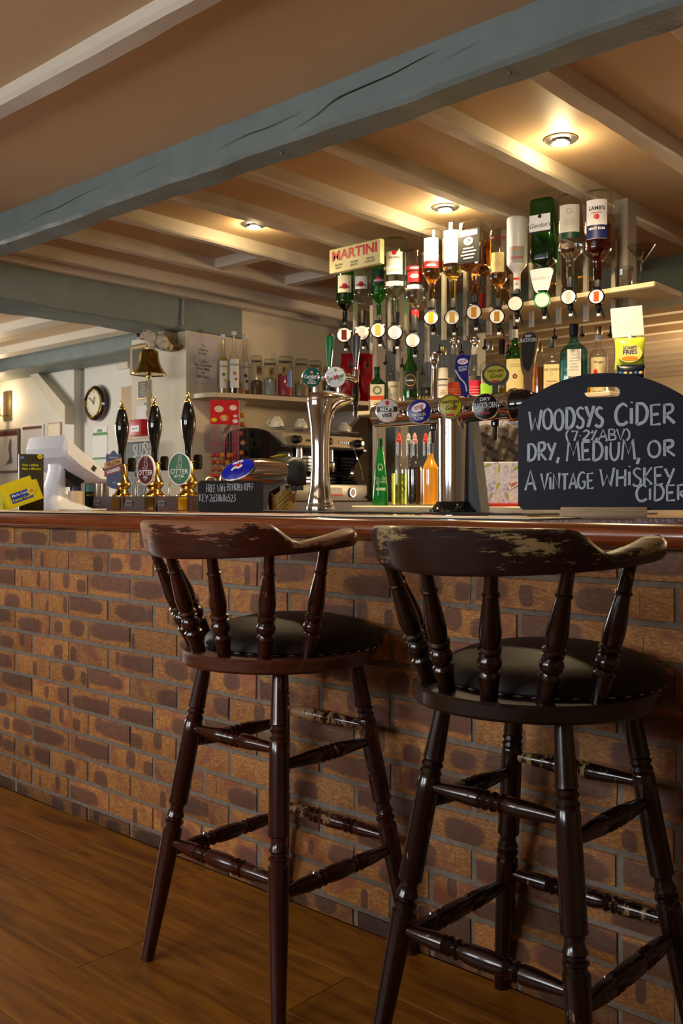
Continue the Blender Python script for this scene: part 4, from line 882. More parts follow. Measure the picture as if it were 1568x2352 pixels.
obj('carton', MB().prism([(-.06,0),(.052,0),(.052,.075),(.03,.10),(-.06,.085)], 0, .09), flatmat('cdbf1c', .5), t2)
m = MB(); poly(m, flat(-.0012), [(-.03,.016),(.035,.016),(.035,.045),(-.03,.045)]); obj('blue_panel', m, BLUE, t2, sharp=0)
m = MB(); put_text(m, flat(-.002), 'Curie', -.006, .036, .0115); put_text(m, flat(-.002), 'Care', -.006, .024, .0115)
for k in range(6): a = radians(60*k); disc(m, flat(-.002), .03 + .007*cos(a), .03 + .007*sin(a), .005, None, 10)
obj('lettering', m, flatmat('efe23a', .5), t2, sharp=0)
pb3 = atY(72, 1100, .45)
t3 = thing('leaflet_card', 'dark leaflet card with yellow daffodil slogan behind the charity box', 'leaflet', (pb3.x, pb3.y, MAT_Z + .0), face_cam(pb3, 4))
hh = pb3.z - BAR_Z + .008; obj('card', MB().bbox(-.052, .052, 0, .03, 0, hh + .1, .003), flatmat('3c3626', .4), t3)
m = MB(); put_text(m, flat(-.0012), 'Wear a daffodil.', -.004, hh + .052, .0145, xs=.74, bold=.02); put_text(m, flat(-.0012), 'Make a difference.', .002, hh + .036, .0145, xs=.74, bold=.02)
for k in range(6): a = radians(60*k); disc(m, flat(-.0012), .036 + .007*cos(a), hh + .09 + .007*sin(a), .005, None, 10)
obj('lettering', m, flatmat('d8c81e', .5), t3, sharp=0)
m = MB(); poly(m, flat(-.0012), [(-.045, hh + .078), (-.03, hh + .078), (-.03, hh + .09), (-.045, hh + .09)]); obj('logo_mark', m, flatmat('6a78c8', .5), t3, sharp=0)
# papers lying by the till
pp_ = atY(190, 1163, .55); o = obj('receipt_pad', MB().bbox(-.09, .09, -.05, .05, 0, .008, .002, 1), PAPER, None, (pp_.x, pp_.y, MAT_Z), .3); tag(o, 'small white paper pad beside the till foot', 'paper pad')

# ---- soft drink dispenser with blue badge
pd = atY(610, 1166, .93); sD = mpp(pd); pd.z = BAR_Z + .0005
t = thing('drink_dispenser', 'chrome soft drink dispenser with round blue badge behind the wifi board', 'drink dispenser', pd, face_cam(pd, 0))
def px2(px, py): return ((px - 610)*sD, (1150 - py)*sD + CAM.z - pd.z)      # local x, z in the plane facing the camera
R = []
for px, yt, yb, dpt in ((504,1098,1106,.008), (508,1088,1112,.03), (525,1066,1116,.055), (560,1054,1122,.07), (600,1052,1122,.075), (640,1056,1118,.072), (664,1062,1108,.07)):
    x, z1 = px2(px, yt); _, z0 = px2(px, yb); zc, hz = (z0+z1)/2, (z1-z0)/2
    R.append([Vector((x, dpt*cos(a), zc + hz*sin(a))) for a in [2*pi*k/28 for k in range(28)]])
obj('head', MB().rings(R), CHROME, t, sharp=60)
R = []
for px, yt, yb, dpt in ((661,1056,1112,.074), (672,1050,1116,.074), (690,1050,1116,.07), (702,1062,1114,.055)):
    x, z1 = px2(px, yt); _, z0 = px2(px, yb); zc, hz = (z0+z1)/2, (z1-z0)/2
    R.append([Vector((x, math.copysign(abs(cos(a))**.5, cos(a))*dpt, zc + hz*math.copysign(abs(sin(a))**.5, sin(a)))) for a in [2*pi*(k+.5)/28 for k in range(28)]])
obj('rear_housing', MB().rings(R), BLACKM, t, sharp=40)
x0, z1 = px2(575, 1100); x1, _ = px2(655, 1100)
obj('column', MB().prism([(px2(585,1167)[0], 0), (px2(612,1167)[0], 0), px2(618,1130), px2(660,1108), px2(660,1095), px2(575,1095), px2(578,1130)], -.045, .045), mat('grey_plastic', C('4c4843'), .4), t)
obj('outlet', MB().tube([(*px2(676,1116)[:1], -.02, px2(676,1116)[1]), (px2(676,1128)[0], -.02, px2(676,1128)[1])], .012, 12).tube([(px2(690,1116)[0], -.02, px2(690,1116)[1]), (px2(690,1126)[0], -.02, px2(690,1126)[1])], .012, 12), BLACKP, t)
Mb = Matrix.Translation((px2(548,1080)[0], -.062, px2(548,1080)[1])) @ Matrix.Rotation(radians(-24), 4, 'Z') @ Matrix.Rotation(radians(-26), 4, 'X')
cs, sn = cos(radians(22)), sin(radians(22))
fo = lambda e: (lambda x, z: tuple(Mb @ Vector((x*cs - z*sn, -e - .010*max(0, 1 - (x/.072)**2 - (z/.042)**2), x*sn + z*cs))))
def oval(mb, f, rx, rz, n=36):
    return mb.rings([[f(q*rx*cos(2*pi*i/n), q*rz*sin(2*pi*i/n)) for i in range(n)] for q in (1, .75, .5, .25, .02)], False, True)
bd = obj('badge', oval(MB(), fo(.0), .0745, .0435), mat('badge_rim', (.6, .6, .62), .15, 1), t)
obj('badge_face', oval(MB(), fo(.002), .070, .040), mat('badge_blue', C('1626b8'), .15), bd)
m = MB(); f = fo(.004); put_text(m, f, 'PEPSI', .008, .027, .016, 0, xs=1.3, bold=.02); stroke(m, f, catmull([(-.024,-.001),(-.008,.006),(.008,-.001),(.024,.006)], 5), .0085); obj('lettering', m, WHITE, bd, sharp=0)
m = MB(); poly(m, f, catmull([(-.022,.006),(-.006,.0115),(.008,.0045),(.024,.012),(.014,.019),(-.006,.019)], 3)); obj('red_wave', m, RED, bd, sharp=0)
m = MB(); disc(m, fo(.0035), 0, -.012, .02, .012); obj('blue_wave', m, flatmat('2410b0', .3), bd, sharp=0)
m = MB(); q = [px2(*v) for v in ((618,1055),(640,1048),(662,1048),(650,1058))]; m.add([(x, -.03 + .02*i, z + .008) for i, (x, z) in enumerate(q)], [(0,1,2,3)]); obj('button_strip', m, flatmat('c8b83a', .4), t, sharp=0)

# ================================================================ back bar
YO = 1.70                                       # axis of the inverted bottles
YS = 1.80                                       # axis of the bottles on the shelf
ZS = 1.458; ZU = 1.857; ZL = 1.012
xl, xr = atY(850, 950, YS).x, atY(1425, 700, 1.82).x
bb = thing('back_bar_unit', 'taupe painted back bar frame with cream shelves holding the bottles', 'shelf unit', (xl, 1.8, 0))
def bbx(name, x0, x1, y0, y1, z0, z1, m): return obj(name, MB().bbox(x0 - xl, x1 - xl, y0 - 1.8, y1 - 1.8, z0, z1, .004, 1), m, bb)
bbx('post', xr - .028, xr + .03, 1.82, 1.90, 0, ZJ, TAUPE)
for px in (866, 918):
    x = atY(px, 800, 1.99).x; bbx('post', x - .017, x + .017, 1.97, 2.04, 0, ZJ, TAUPE)
CREAMP = paint('shelf_cream', C('cbb795'), .5, .04, .06)
bbx('bottle_shelf', xl - .02, xr + .02, 1.69, 2.0, ZS - .02, ZS, CREAMP)
bbx('upper_shelf', atY(1090, 700, 1.75).x, atY(1503, 680, 1.7).x, 1.70, 1.96, ZU - .022, ZU, CREAMP)
bbx('lower_counter', atY(820, 1165, 1.4).x, xr + .1, 1.36, 1.95, ZL - .03, ZL, CREAMP)
bbx('cupboard', atY(820, 1165, 1.45).x, xr + .1, 1.45, 1.95, 0, ZL - .03, DARKWOOD)

# ---- bottles
def bprof(r, H, rn, sh=.58, nk=.76, foot=.9):
    P_ = [(r*foot, 0), (r*.98, H*.012), (r, H*.03)]
    for i in range(9):
        k = i/8; P_.append((rn + (r - rn)*(.5 + .5*cos(pi*k)), H*(sh + (nk - sh)*k)))
    P_ += [(rn*.97, H*.9), (rn, H*.985), (rn, H)]
    return P_
def interp(P_, z):
    for (r0, z0), (r1, z1) in zip(P_, P_[1:]):
        if z0 <= z <= z1: return r0 + (r1-r0)*((z-z0)/((z1-z0) or 1))
    return P_[-1][0]
def clipprof(P_, z0, z1, k):
    q = [(interp(P_, z0)*k, z0)] + [(r*k, z) for r, z in P_ if z0 < z < z1] + [(interp(P_, z1)*k, z1)]
    return q
def bottle(name, label, cat, p, H, r, rn=.013, sh=.58, nk=.76, gm=None, liq=None, level=.5, inv=False, cap=None, caph=.03, labels=(), e=2.0, ky=1.0, rz=None, group=None, capr=None):
    gm = gm or G_CLEAR
    t = thing(name, label, cat, p, face_cam(p) if rz is None else rz, group)
    P_ = bprof(r, H, rn, sh, nk)
    flip = (lambda Q: sorted([(a, H - z) for a, z in Q], key=lambda q: q[1])) if inv else (lambda Q: Q)
    n = 28
    g = obj('glass', MB().lathe(flip(P_), n, None, True, True, e, ky), gm, t, sharp=50)
    if liq:
        lo, hi = (H*(1-level), H*.995) if inv else (H*.02, H*level)
        obj('liquid', MB().lathe(flip(clipprof(P_, lo, hi, .93)), n, None, True, True, e, ky), liq, t, sharp=50)
    if cap:
        cr = capr or rn*1.12; z0, z1 = (H*.0 - .004, caph) if inv else (H - caph, H + .004)
        obj('cap', MB().lathe([(cr*.95, z0), (cr, z0 + .003), (cr, z1 - .002), (cr*.93, z1)], 20), cap, t)
    for L in labels:
        k0, k1, ang, m_, items = L[:5]; z0, z1 = H*k0, H*k1
        if e > 2.5: half = min(r*ky*0 + r*.86*ang, r*.9); f0 = (lambda y: (lambda x, z: (x, -r*ky - y, z)))
        else:
            half = r*ang; f0 = (lambda y, rr=r: cyl(rr + y)) if ky == 1 else (lambda y: (lambda x, z: (x, -r*ky*sqrt(max(0, 1 - (x/r)**2)) - y, z)))
        lb = obj('label', patch(MB(), f0(.0012), -half, half, z0, z1, 14), m_, t)
        by = {}
        for it in items:
            s, fz, size, col = it[:4]; kw = it[4] if len(it) > 4 else {}
            by.setdefault(col.name, (col, MB()))
            mb = by[col.name][1]; zc = z0 + (z1-z0)*fz
            if s == '#oval': ringflat(mb, f0(.002), kw.get('x', 0)*half, zc, size, size*kw.get('k', 1), size*kw.get('w', .12))
            elif s == '#disc': disc(mb, f0(.002), kw.get('x', 0)*half, zc, size, size*kw.get('k', 1))
            elif s == '#band': patch(mb, f0(.0018), -half*kw.get('k', 1), half*kw.get('k', 1), zc - size/2, zc + size/2, 14)
            elif s == '#lines':
                for i in range(kw.get('n', 4)): patch(mb, f0(.002), -half*(.45 + .25*((i*7) % 3)/2), half*(.45 + .25*((i*5) % 3)/2), zc - size*i, zc - size*i + size*.3, 8)
            else:
                kw2 = {k: v for k, v in kw.items() if k not in ('x', 'rot')}; put_text(mb, f0(.0022), s, kw.get('x', 0)*half, zc, size, kw.get('rot', 0), **kw2)
        for nm, (col, mb) in by.items(): obj('label_print', mb, col, lb, sharp=0)
    return t
L_AMBER = liquid('whisky_amber', (.95,.48,.06)); L_GOLD = liquid('pale_gold', (1.0,.78,.15)); L_CLEAR = liquid('clear_spirit', (.97,.98,.97)); L_RUM = liquid('dark_rum', (.35,.03,.01))
L_DKRED = liquid('vermouth_dark', (.12,.01,.01)); L_ORG = mat('orange_squash', C('f0a010'), .35, var=.03); L_LIME = liquid('lime_cordial', (.78,.9,.1)); L_CASS = mat('blackcurrant', C('1c070a'), .15)
L_BROWN = liquid('bourbon', (.75,.25,.03)); L_BLUE = liquid('blue_gin', (.2,.68,.78)); L_GRN = liquid('green_gin', (.1,.5,.1)); L_MILK = mat('frosted_white', C('ddd9d2'), .35)
# inverted spirit bottles in optics: px, top y, neck y, optic (px, y), width px, options
RL = dict(bold=.02)
OPT = [
 (792, 606, 745, (790, 769), 42, dict(gm=G_GREEN, liq=L_DKRED, level=.32, rn=.2, sh=.62, nk=.8, labels=[(.50,.78,.8,CREAM,[('MARTINI',.3,.016,INK,dict(xs=.8,bold=.02)),('#disc',.36,.014,RED)])], txt='green bottle of red vermouth under the red lettered sign, leftmost on the rack')),
 (830, 612, 718, (831, 764), 38, dict(gm=G_PALE, liq=None, rn=.2, sh=.6, nk=.82, labels=[(.48,.75,.8,flatmat('dfe0da'),[('MARTINI',.3,.015,INK,dict(xs=.8,bold=.02)),('#disc',.36,.013,RED)])], txt='clear bottle of white vermouth under the red lettered sign')),
 (870, 590, 728, (868, 758), 40, dict(gm=G_GREEN, liq=None, rn=.2, sh=.62, nk=.8, labels=[(.5,.76,.7,DKGREEN,[('MARTINI',.3,.014,WHITE,dict(xs=.8,bold=.02)),('#disc',.36,.013,RED)])], txt='green bottle of dry vermouth at the right end of the red lettered sign')),
 (907, 550, 722, (907, 763), 56, dict(gm=G_PALE, liq=L_CLEAR, level=.62, rn=.22, sh=.66, nk=.8, labels=[(.50,.8,.72,WHITE,[('BACARDI',.74,.014,INK,dict(xs=.9)),('#disc',.95,.011,RED),('#lines',.25,.006,GOLDINK,dict(n=3))]),(.35,.41,.8,WHITE,[('#lines',.5,.004,INK,dict(n=2))])], txt='clear white rum bottle with white label, right of the red lettered sign')),
 (953, 577, 728, (948, 781), 47, dict(gm=G_CLEAR, liq=L_CLEAR, level=.42, rn=.24, sh=.7, nk=.86, cap=RED, caph=.03, labels=[(.40,.46,.85,WHITE,[('#lines',.5,.004,INK,dict(n=2))]),(.68,.74,.9,RED,[('SMIRNOFF',.5,.011,WHITE,dict(xs=.8))]),(.5,.66,.7,RED,[('#lines',.7,.005,WHITE,dict(n=4))])], txt='clear vodka bottle with red label and red neck cap')),
 (991, 529, 692, (990, 729), 47, dict(gm=G_CLEAR, liq=L_AMBER, level=.68, rn=.24, sh=.6, nk=.78, labels=[(.54,.86,.75,CREAM,[('#lines',.5,.007,INK,dict(n=4))]),(.44,.53,.8,DKRED,[('#lines',.5,.005,WHITE,dict(n=2))])], txt='amber whisky bottle lit by the downlight, left of the white label one')),
 (1040, 514, 690, (1038, 729), 50, dict(gm=G_CLEAR, liq=L_GOLD, level=.42, rn=.24, sh=.6, nk=.76, labels=[(.5,.88,.9,WHITE,[]),(.46,.5,.9,flatmat('d8a890'),[])], txt='pale gold whisky bottle with blank white label beside the square bottle')),
 (1092, 513, 680, (1088, 717), 70, dict(gm=G_CLEAR, liq=L_BROWN, level=.72, rn=.2, sh=.6, nk=.72, e=6.0, labels=[(.42,.88,1.1,flatmat('141211',.4),[('#band',.88,.022,WHITE,dict(k=.8)),('#oval',.64,.022,WHITE,dict(k=.75,w=.35)),('No.7',.64,.014,WHITE),('#lines',.42,.014,WHITE,dict(n=4)),('JACK DANIEL\'S',.88,.010,INK,dict(xs=.9,bold=.02))])], txt='square bourbon bottle with black label, inverted in its optic')),
 (1144, 530, 690, (1141, 727), 42, dict(gm=G_CLEAR, liq=L_AMBER, level=.4, rn=.26, sh=.68, nk=.84, labels=[(.38,.66,.75,flatmat('e4cd8e'),[('#oval',.75,.012,GOLDINK),('#lines',.5,.006,GOLDINK,dict(n=4))]),(.86,.89,.95,DKRED,[])], txt='narrow clear bottle with cream label and little amber spirit')),
 (1187, 501, 668, (1183, 697), 47, dict(gm=L_MILK, liq=None, rn=.26, sh=.62, nk=.78, labels=[(.36,.58,.8,flatmat('9a9a98'),[('ARCHERS',.3,.014,RED,dict(xs=.9,bold=.02)),('#disc',.85,.009,ORANGE)]),(.12,.15,.3,RED,[])], txt='frosted white liqueur bottle with round grey label')),
 (1248, 460, 650, (1245, 689), 62, dict(gm=G_GREEN, liq=None, rn=.45, sh=.72, nk=.84, e=5.0, ky=.8, labels=[(.58,.80,1.1,WHITE,[("Gordon's",.42,.026,INK,dict(shear=.3,xs=.9)),('#band',.04,.008,INK),('#disc',.9,.008,INK)])], txt='big square green gin bottle with white label')),
 (1309, 451, 640, (1305, 682), 58, dict(gm=G_CLEAR, liq=L_CLEAR, level=.4, rn=.24, sh=.66, nk=.8, cap=None, labels=[(.46,.86,.85,flatmat('c9c7bd'),[('#oval',.8,.010,INK),('#lines',.55,.007,LGREY,dict(n=4)),('#band',.08,.024,DKGREEN)])], txt='clear vodka bottle with silver and green label')),
 (1372, 443, 645, (1369, 681), 66, dict(gm=G_CLEAR, liq=L_RUM, level=.62, rn=.26, sh=.64, nk=.8, labels=[(.44,.88,.75,flatmat('d9dadd'),[("LAMB'S",.78,.021,flatmat('1c2238'),dict(bold=.02,xs=.95)),('#band',.66,.003,RED,dict(k=.5)),('#band',.18,.052,NAVY),('NAVY RUM',.26,.014,WHITE,dict(bold=.02,xs=.9)),('#disc',.56,.011,RED)])], txt='dark navy rum bottle with blue and white label, rightmost on the rack')),
]
OPL = ['leftmost green vermouth bottle, brown window', 'clear vermouth bottle', 'second green vermouth bottle', 'clear white rum bottle', 'vodka bottle with the red neck cap', 'amber whisky bottle left of the blank white label', 'bottle with the blank white label', 'square bourbon bottle', 'narrow bottle with the cream label', 'frosted white bottle', 'square green gin bottle, green rim', 'clear bottle with silver and green label', 'dark rum bottle, rightmost on the rack']
DIALW = flatmat('ece6df', .3)
def optic(px, py, label, ring=BLACKP, tint=None, zneck=None):
    p = atY(px, py, YO - .055); s = mpp(p)
    t = thing('spirit_optic', label, 'optic', p, face_cam(p, -8), 'optics under the inverted bottles')
    r = 18.5*s
    obj('measure_body', MB().bbox(-.016, .016, .004, .05, -.02, .028, .004), BLACKM, t)
    Mf = Matrix.Rotation(-pi/2, 4, 'X')
    d = obj('dial', MB().lathe([(r*.9, .012), (r, .008), (r, -.001), (r*.86, -.004)], 32, Mf, True, False), ring, t)
    m = MB(); disc(m, flat(-.0022), 0, 0, r*.87); f = obj('dial_face', m, DIALW, d, sharp=0)
    m = MB(); poly(m, flat(-.0034), [(-r*.33, -r*.62), (r*.33, -r*.62), (r*.33, r*.62), (-r*.33, r*.62)]); obj('measure_window', m, tint or flatmat('b9b4b0', .2), f, sharp=0)
    obj('bridge', MB().box(-.018, .018, -.002, .014, r*1.02, r*1.22), BLACKP, t)
    obj('nozzle', MB().lathe([(.006, -.066), (.0075, -.064), (.0085, -.05), (.0115, -.046), (.012, -.018)], 14, Matrix.Translation((.006, .018, 0))), BLACKP, t)
    obj('spout_tip', MB().lathe([(.006, -.074), (.0075, -.072), (.0075, -.064)], 12, Matrix.Translation((.006, .018, 0))), WHITEP, t)
    obj('push_lever', MB().tube([(.016, .02, -.045), (.024, .01, -.068), (.03, .0, -.085)], [.005, .004, .003], 8), BLACKP, t)
    # collar up to the bottle neck
    zn = max(zneck - p.z, r*1.1)
    obj('collar', MB().lathe([(.011, r*.8), (.013, r*1.1), (.0135, zn), (.011, zn + .006)], 16, Matrix.Translation((.0, .055, 0))), BLACKM if ring is BLACKP else WHITEP, t)
    obj('bracket', MB().box(-.009, .009, .05, .135, .008, .028), STEEL, t)
    return t
tints = [flatmat('5a1c10', .2), None, flatmat('c8a24a', .2), flatmat('a9b2c4', .2), None, flatmat('e0a020', .2), flatmat('b08a40', .2), flatmat('c8881c', .2), flatmat('a87a30', .2), flatmat('e6e2dc', .3), flatmat('cfe0cf', .3), flatmat('b9a9a4', .2), flatmat('b0502c', .2)]
rnd = random.Random(2)
RAIL = mat('rail_grey', C('a59c8c'), .4, .3)
for i, (px, yt, yn, (ox, oy), w, o) in enumerate(OPT):
    p = atY(px, yn, YO); q = atY(px, yt, YO); s = mpp(p); r = w/2*s*(1.0 if o.get('e', 2) < 3 else .9); H = q.z - p.z
    k = {a: b for a, b in o.items() if a not in ('txt', 'rn')}
    rz = face_cam(p, -4 if o.get('e', 2) < 3 else -22) if px != 1092 else face_cam(p, -30)
    bottle('spirit_bottle', o['txt'], 'bottle', p, H, r, r*o['rn']*(1.35 if o['rn'] < .3 else 1), inv=True, rz=rz, group='inverted spirit bottles on the optics', **k)
    green = px == 1248
    optic(ox, oy, 'round dial optic under the ' + OPL[i], ring=flatmat('1c9a4a', .3) if green else BLACKP, tint=tints[i], zneck=p.z)
    x = atY(px, 650, YO + .1).x + .075
    obj('optic_rail', MB().box(x - xl - .009, x - xl + .009, YO + .085 - 1.8, YO + .1 - 1.8, atY(ox, oy, YO).z - .09, q.z - .17), RAIL, bb)
    obj('rail_knob', MB().lathe([(.002,0),(.010,.006),(.013,.014),(.004,.02),(.003,.05)], 10, Matrix.Translation((x - xl, YO + .06 - 1.8, atY(ox, oy, YO).z - .16))), BLACKP, bb)
# white tongue of the gin optic
p = atY(1241, 645, YO - .03); s = mpp(p)
o = obj('gin_tongue_sign', MB().prism(catmull([(-24*s, 26*s), (25*s, 28*s), (23*s, 0), (14*s, -26*s), (-10*s, -26*s), (-20*s, 0), (-24*s, 26*s)], 4)[:-1], 0, .006), WHITEP, None, p, face_cam(p, -4)); tag(o, 'white tongue shaped sign under the green gin bottle', 'sign')
m = MB(); put_text(m, flat(-.001), "Gordon's", -.002, .012, .019, 4, shear=.3); obj('lettering', m, LGREY, o, sharp=0)
# the martini sign
YM = 1.55
a, b, c_, d_ = atY(756, 578, YM), atY(873, 543, YM), atY(874, 599, YM), atY(760, 633, YM)
zc = (a.z + b.z + c_.z + d_.z)/4; hz = ((a.z + b.z) - (c_.z + d_.z))/4; xc = (a.x + b.x)/2; hx = (b.x - a.x)/2
t = thing('bar_sign', 'cream sign with big red capitals above the vermouth bottles', 'sign', (xc, YM, zc))
obj('panel', MB().bbox(-hx, hx, 0, .03, -hz, hz, .004, 2), flatmat('dccf98', .45), t)
m = MB(); put_text(m, flat(-.0012), 'MARTINI', 0, hz*.38, hz*1.12, bold=.03, xs=hx*1.72/(hz*1.12*3.75)); obj('lettering_red', m, flatmat('c01c2c', .4), t, sharp=0)
m = MB()
for x, l2 in ((-.62, 'ROSSO'), (0, 'BIANCO'), (.62, 'EXTRA DRY')):
    put_text(m, flat(-.0012), 'MARTINI', x*hx, -hz*.42, hz*.26, xs=.8); put_text(m, flat(-.0012), l2, x*hx, -hz*.66, hz*.26, xs=.8)
obj('lettering', m, INK, t, sharp=0)
obj('hanging_arm', MB().box(hx*.5, hx*.6, .03, .06, -.01, .02), STEEL, t)

# ---- bottles standing on the bottle shelf: px, top y, width px
def shelf_bottle(px, ytop, w, label, y=YS, zs=ZS, cat='bottle', group='upright bottles on the back bar shelf', name='spirit_bottle', **k):
    p = atY(px, 900, y); q = atY(px, ytop, y); p.z = zs + .0005; r = w/2*mpp(q)
    k.setdefault('rn', .0135)
    return bottle(name, label, cat, p, q.z - p.z, r, group=group, **k)
shelf_bottle(866, 845, 40, 'flat dark green herbal liqueur bottle with orange banded label', gm=G_DKGREEN, liq=None, sh=.62, nk=.8, cap=DKGREEN, e=4.0, ky=.6, labels=[(.02,.62,.95,flatmat('e6d9b8'),[('#band',.5,.02,flatmat('d8542c')),('#oval',.78,.02,flatmat('4c7a3a'),dict(w=.3)),('#lines',.3,.01,TAN,dict(n=4))])])
shelf_bottle(904, 798, 32, 'clear malt whisky bottle with plain cream label', y=YS + 0.07, liq=L_GOLD, level=.2, sh=.55, nk=.7, cap=flatmat('161a2c'), labels=[(.05,.47,.95,flatmat('d9ccab'),[('TALISKER',.82,.012,INK,dict(xs=.8)),('#lines',.6,.008,LGREY,dict(n=4)),('10',.2,.012,INK)])])
shelf_bottle(942, 772, 36, 'green malt whisky bottle with black label', gm=G_GREEN, sh=.52, nk=.72, cap=flatmat('14140f'), caph=.045, labels=[(.26,.52,.85,flatmat('1d1a16'),[('#oval',.5,.027,GOLDINK,dict(w=.08)),('Glenfiddich',.5,.012,WHITE,dict(xs=.75))]),(.05,.16,.85,flatmat('2a2a22'),[('12',.5,.012,CREAM)])])
shelf_bottle(979, 815, 36, 'squat waisted whisky bottle with gold lettered black label', y=YS + 0.06, liq=L_GOLD, level=.25, sh=.45, nk=.62, cap=flatmat('1a1712'), caph=.02, labels=[(.08,.4,.8,flatmat('2a261e'),[('JURA',.4,.018,GOLDINK,dict(bold=.02)),('#disc',.75,.006,GOLDINK)])])
shelf_bottle(1017, 800, 26, 'slim bottle with white label and gold screw cap', liq=L_AMBER, level=.35, sh=.6, nk=.74, cap=GOLD, labels=[(.05,.66,.95,flatmat('cfc8bb'),[('#band',.68,.006,INK),('#band',.52,.004,INK),('#lines',.36,.008,TAN,dict(n=3))])])
for px, col, nm in ((1043, flatmat('d8502c'), 'orange patterned'), (1090, flatmat('c41e3a'), 'raspberry red patterned')):
    t = shelf_bottle(px, 800, 38, nm + ' vodka bottle with a chrome ball pourer', y=YS + (.08 if px == 1043 else .02), liq=L_CLEAR, level=.5, sh=.55, nk=.72, cap=flatmat('a8a298'), caph=.03, labels=[(.02,.42,1.5,col,[('#lines',.7,.012,flatmat('e88a8a'),dict(n=4))])])
    H = atY(px, 800, YS + (.08 if px == 1043 else .02)).z - ZS
    obj('pourer', MB().lathe([(.010, H), (.012, H + .012), (.010, H + .014)], 16).sphere((0, 0, H + .034), .022), CHROME, t)
shelf_bottle(1124, 786, 42, 'clear flat shouldered bottle with green lime pattern', y=YS + 0.01, liq=L_CLEAR, level=.5, sh=.62, nk=.74, cap=STEEL, caph=.035, labels=[(.02,.32,1.3,flatmat('86b82a'),[])])
shelf_bottle(1153, 782, 34, 'bottle with dark red capsule and orange label', y=YS + 0.1, liq=L_CLEAR, level=.3, sh=.55, nk=.7, cap=flatmat('2a0c0c'), caph=.06, labels=[(.02,.25,1.3,flatmat('e0862a'),[])])
shelf_bottle(1182, 752, 44, 'green whiskey bottle with an upside down cream label', gm=G_GREEN, sh=.6, nk=.78, cap=flatmat('5a1414'), caph=.05, labels=[(.04,.56,1.05,flatmat('dcc98a'),[('JAMESON',.16,.017,INK,dict(rot=180,xs=.9,bold=.02)),('#oval',.55,.010,DKRED,dict(w=.6)),('#lines',.85,.008,TAN,dict(n=2))]),(.84,.95,.3,CREAM,[])])
shelf_bottle(1237, 792, 30, 'slim amber bottle behind the tall black tap lever', y=YS + 0.09, liq=L_BROWN, level=.6, sh=.68, nk=.8, cap=GOLD)
shelf_bottle(1266, 782, 38, 'square honey bourbon bottle with cream label and black cap', y=YS + -0.05, liq=L_AMBER, level=.5, sh=.6, nk=.72, cap=BLACKM, caph=.028, e=5, labels=[(.03,.56,1.1,flatmat('d8c48c'),[("JACK DANIEL'S",.82,.0135,INK,dict(xs=.75)),('Tennessee',.45,.010,DKRED,dict(shear=.3)),('HONEY',.33,.010,TAN,dict(space=1.3)),('#oval',.68,.006,TAN)])])
shelf_bottle(1318, 747, 64, 'large blue gin bottle with white arched label', y=YS + 0.02, gm=G_BLUE, liq=L_BLUE, level=.5, sh=.6, nk=.8, rn=.017, cap=flatmat('101018'), caph=.045, e=4, labels=[(.04,.64,.55,flatmat('dcd2c4'),[('#lines',.86,.012,LGREY,dict(n=6)),('BRINGOTS',.36,.012,INK,dict(xs=.8,bold=.02)),('#disc',.16,.016,flatmat('6a80a8'),dict(k=1.3))])])
shelf_bottle(1374, 752, 42, 'spiced rum bottle with cream label and a red figure', y=YS + 0.1, liq=L_AMBER, level=.3, sh=.58, nk=.74, cap=GOLD, caph=.03, labels=[(.08,.56,.9,flatmat('dcc99a'),[('Morgan',.85,.014,INK,dict(shear=.2)),('#disc',.5,.010,RED,dict(k=2.2,x=-.35)),('#disc',.25,.007,flatmat('7a5a50'),dict(k=2,x=-.2))]),(.80,.87,.4,flatmat('b9bcc2'),[])])
# upright bottles on the upper shelf behind the optics
for i, (px, yt, w, lq, lab) in enumerate(((1100, 640, 30, flatmat('7a0c18', .15), 'dark red liqueur bottle half hidden behind the square bourbon'), (1160, 625, 32, L_AMBER, 'amber bottle standing behind the narrow optic bottle'), (1275, 618, 34, L_BROWN, 'brown bottle standing behind the green gin bottle'), (1343, 600, 36, L_AMBER, 'tall amber bottle behind the dark rum'))):
    shelf_bottle(px, yt, w, lab, y=1.86, zs=ZU, liq=lq, level=.6, cap=BLACKM, group='upright bottles behind the optics')
# glasses on the upper shelf end
p = atY(1472, 672, 1.76); p.z = ZU + .0005; q = atY(1472, 565, 1.76); H = q.z - p.z; s = mpp(p)
t = thing('martini_glass', 'tall clear martini glass on the shelf end', 'glass', p)
obj('foot', MB().lathe([(.034,0),(.034,.0015),(.006,.004),(.004,.01)], 28), G_WARE, t); obj('stem', MB().lathe([(.004,.008),(.0035,H*.55),(.006,H*.6)], 12), G_WARE, t)
obj('cup', MB().lathe([(.003,H*.59),(.012,H*.64),(32*s,H),(31*s,H),(.011,H*.66),(.002,H*.63)], 32, None, True, True), G_WARE, t)
p = atY(1432, 655, 1.75); p.z = ZU + .0005; s = mpp(p)
o = obj('tumbler', MB().lathe([(.028,0),(.031,.004),(.036,48*s),(.034,48*s),(.029,.012),(.002,.011)], 28, None, True, True), G_WARE, None, p); tag(o, 'short clear tumbler beside the martini glass', 'glass')
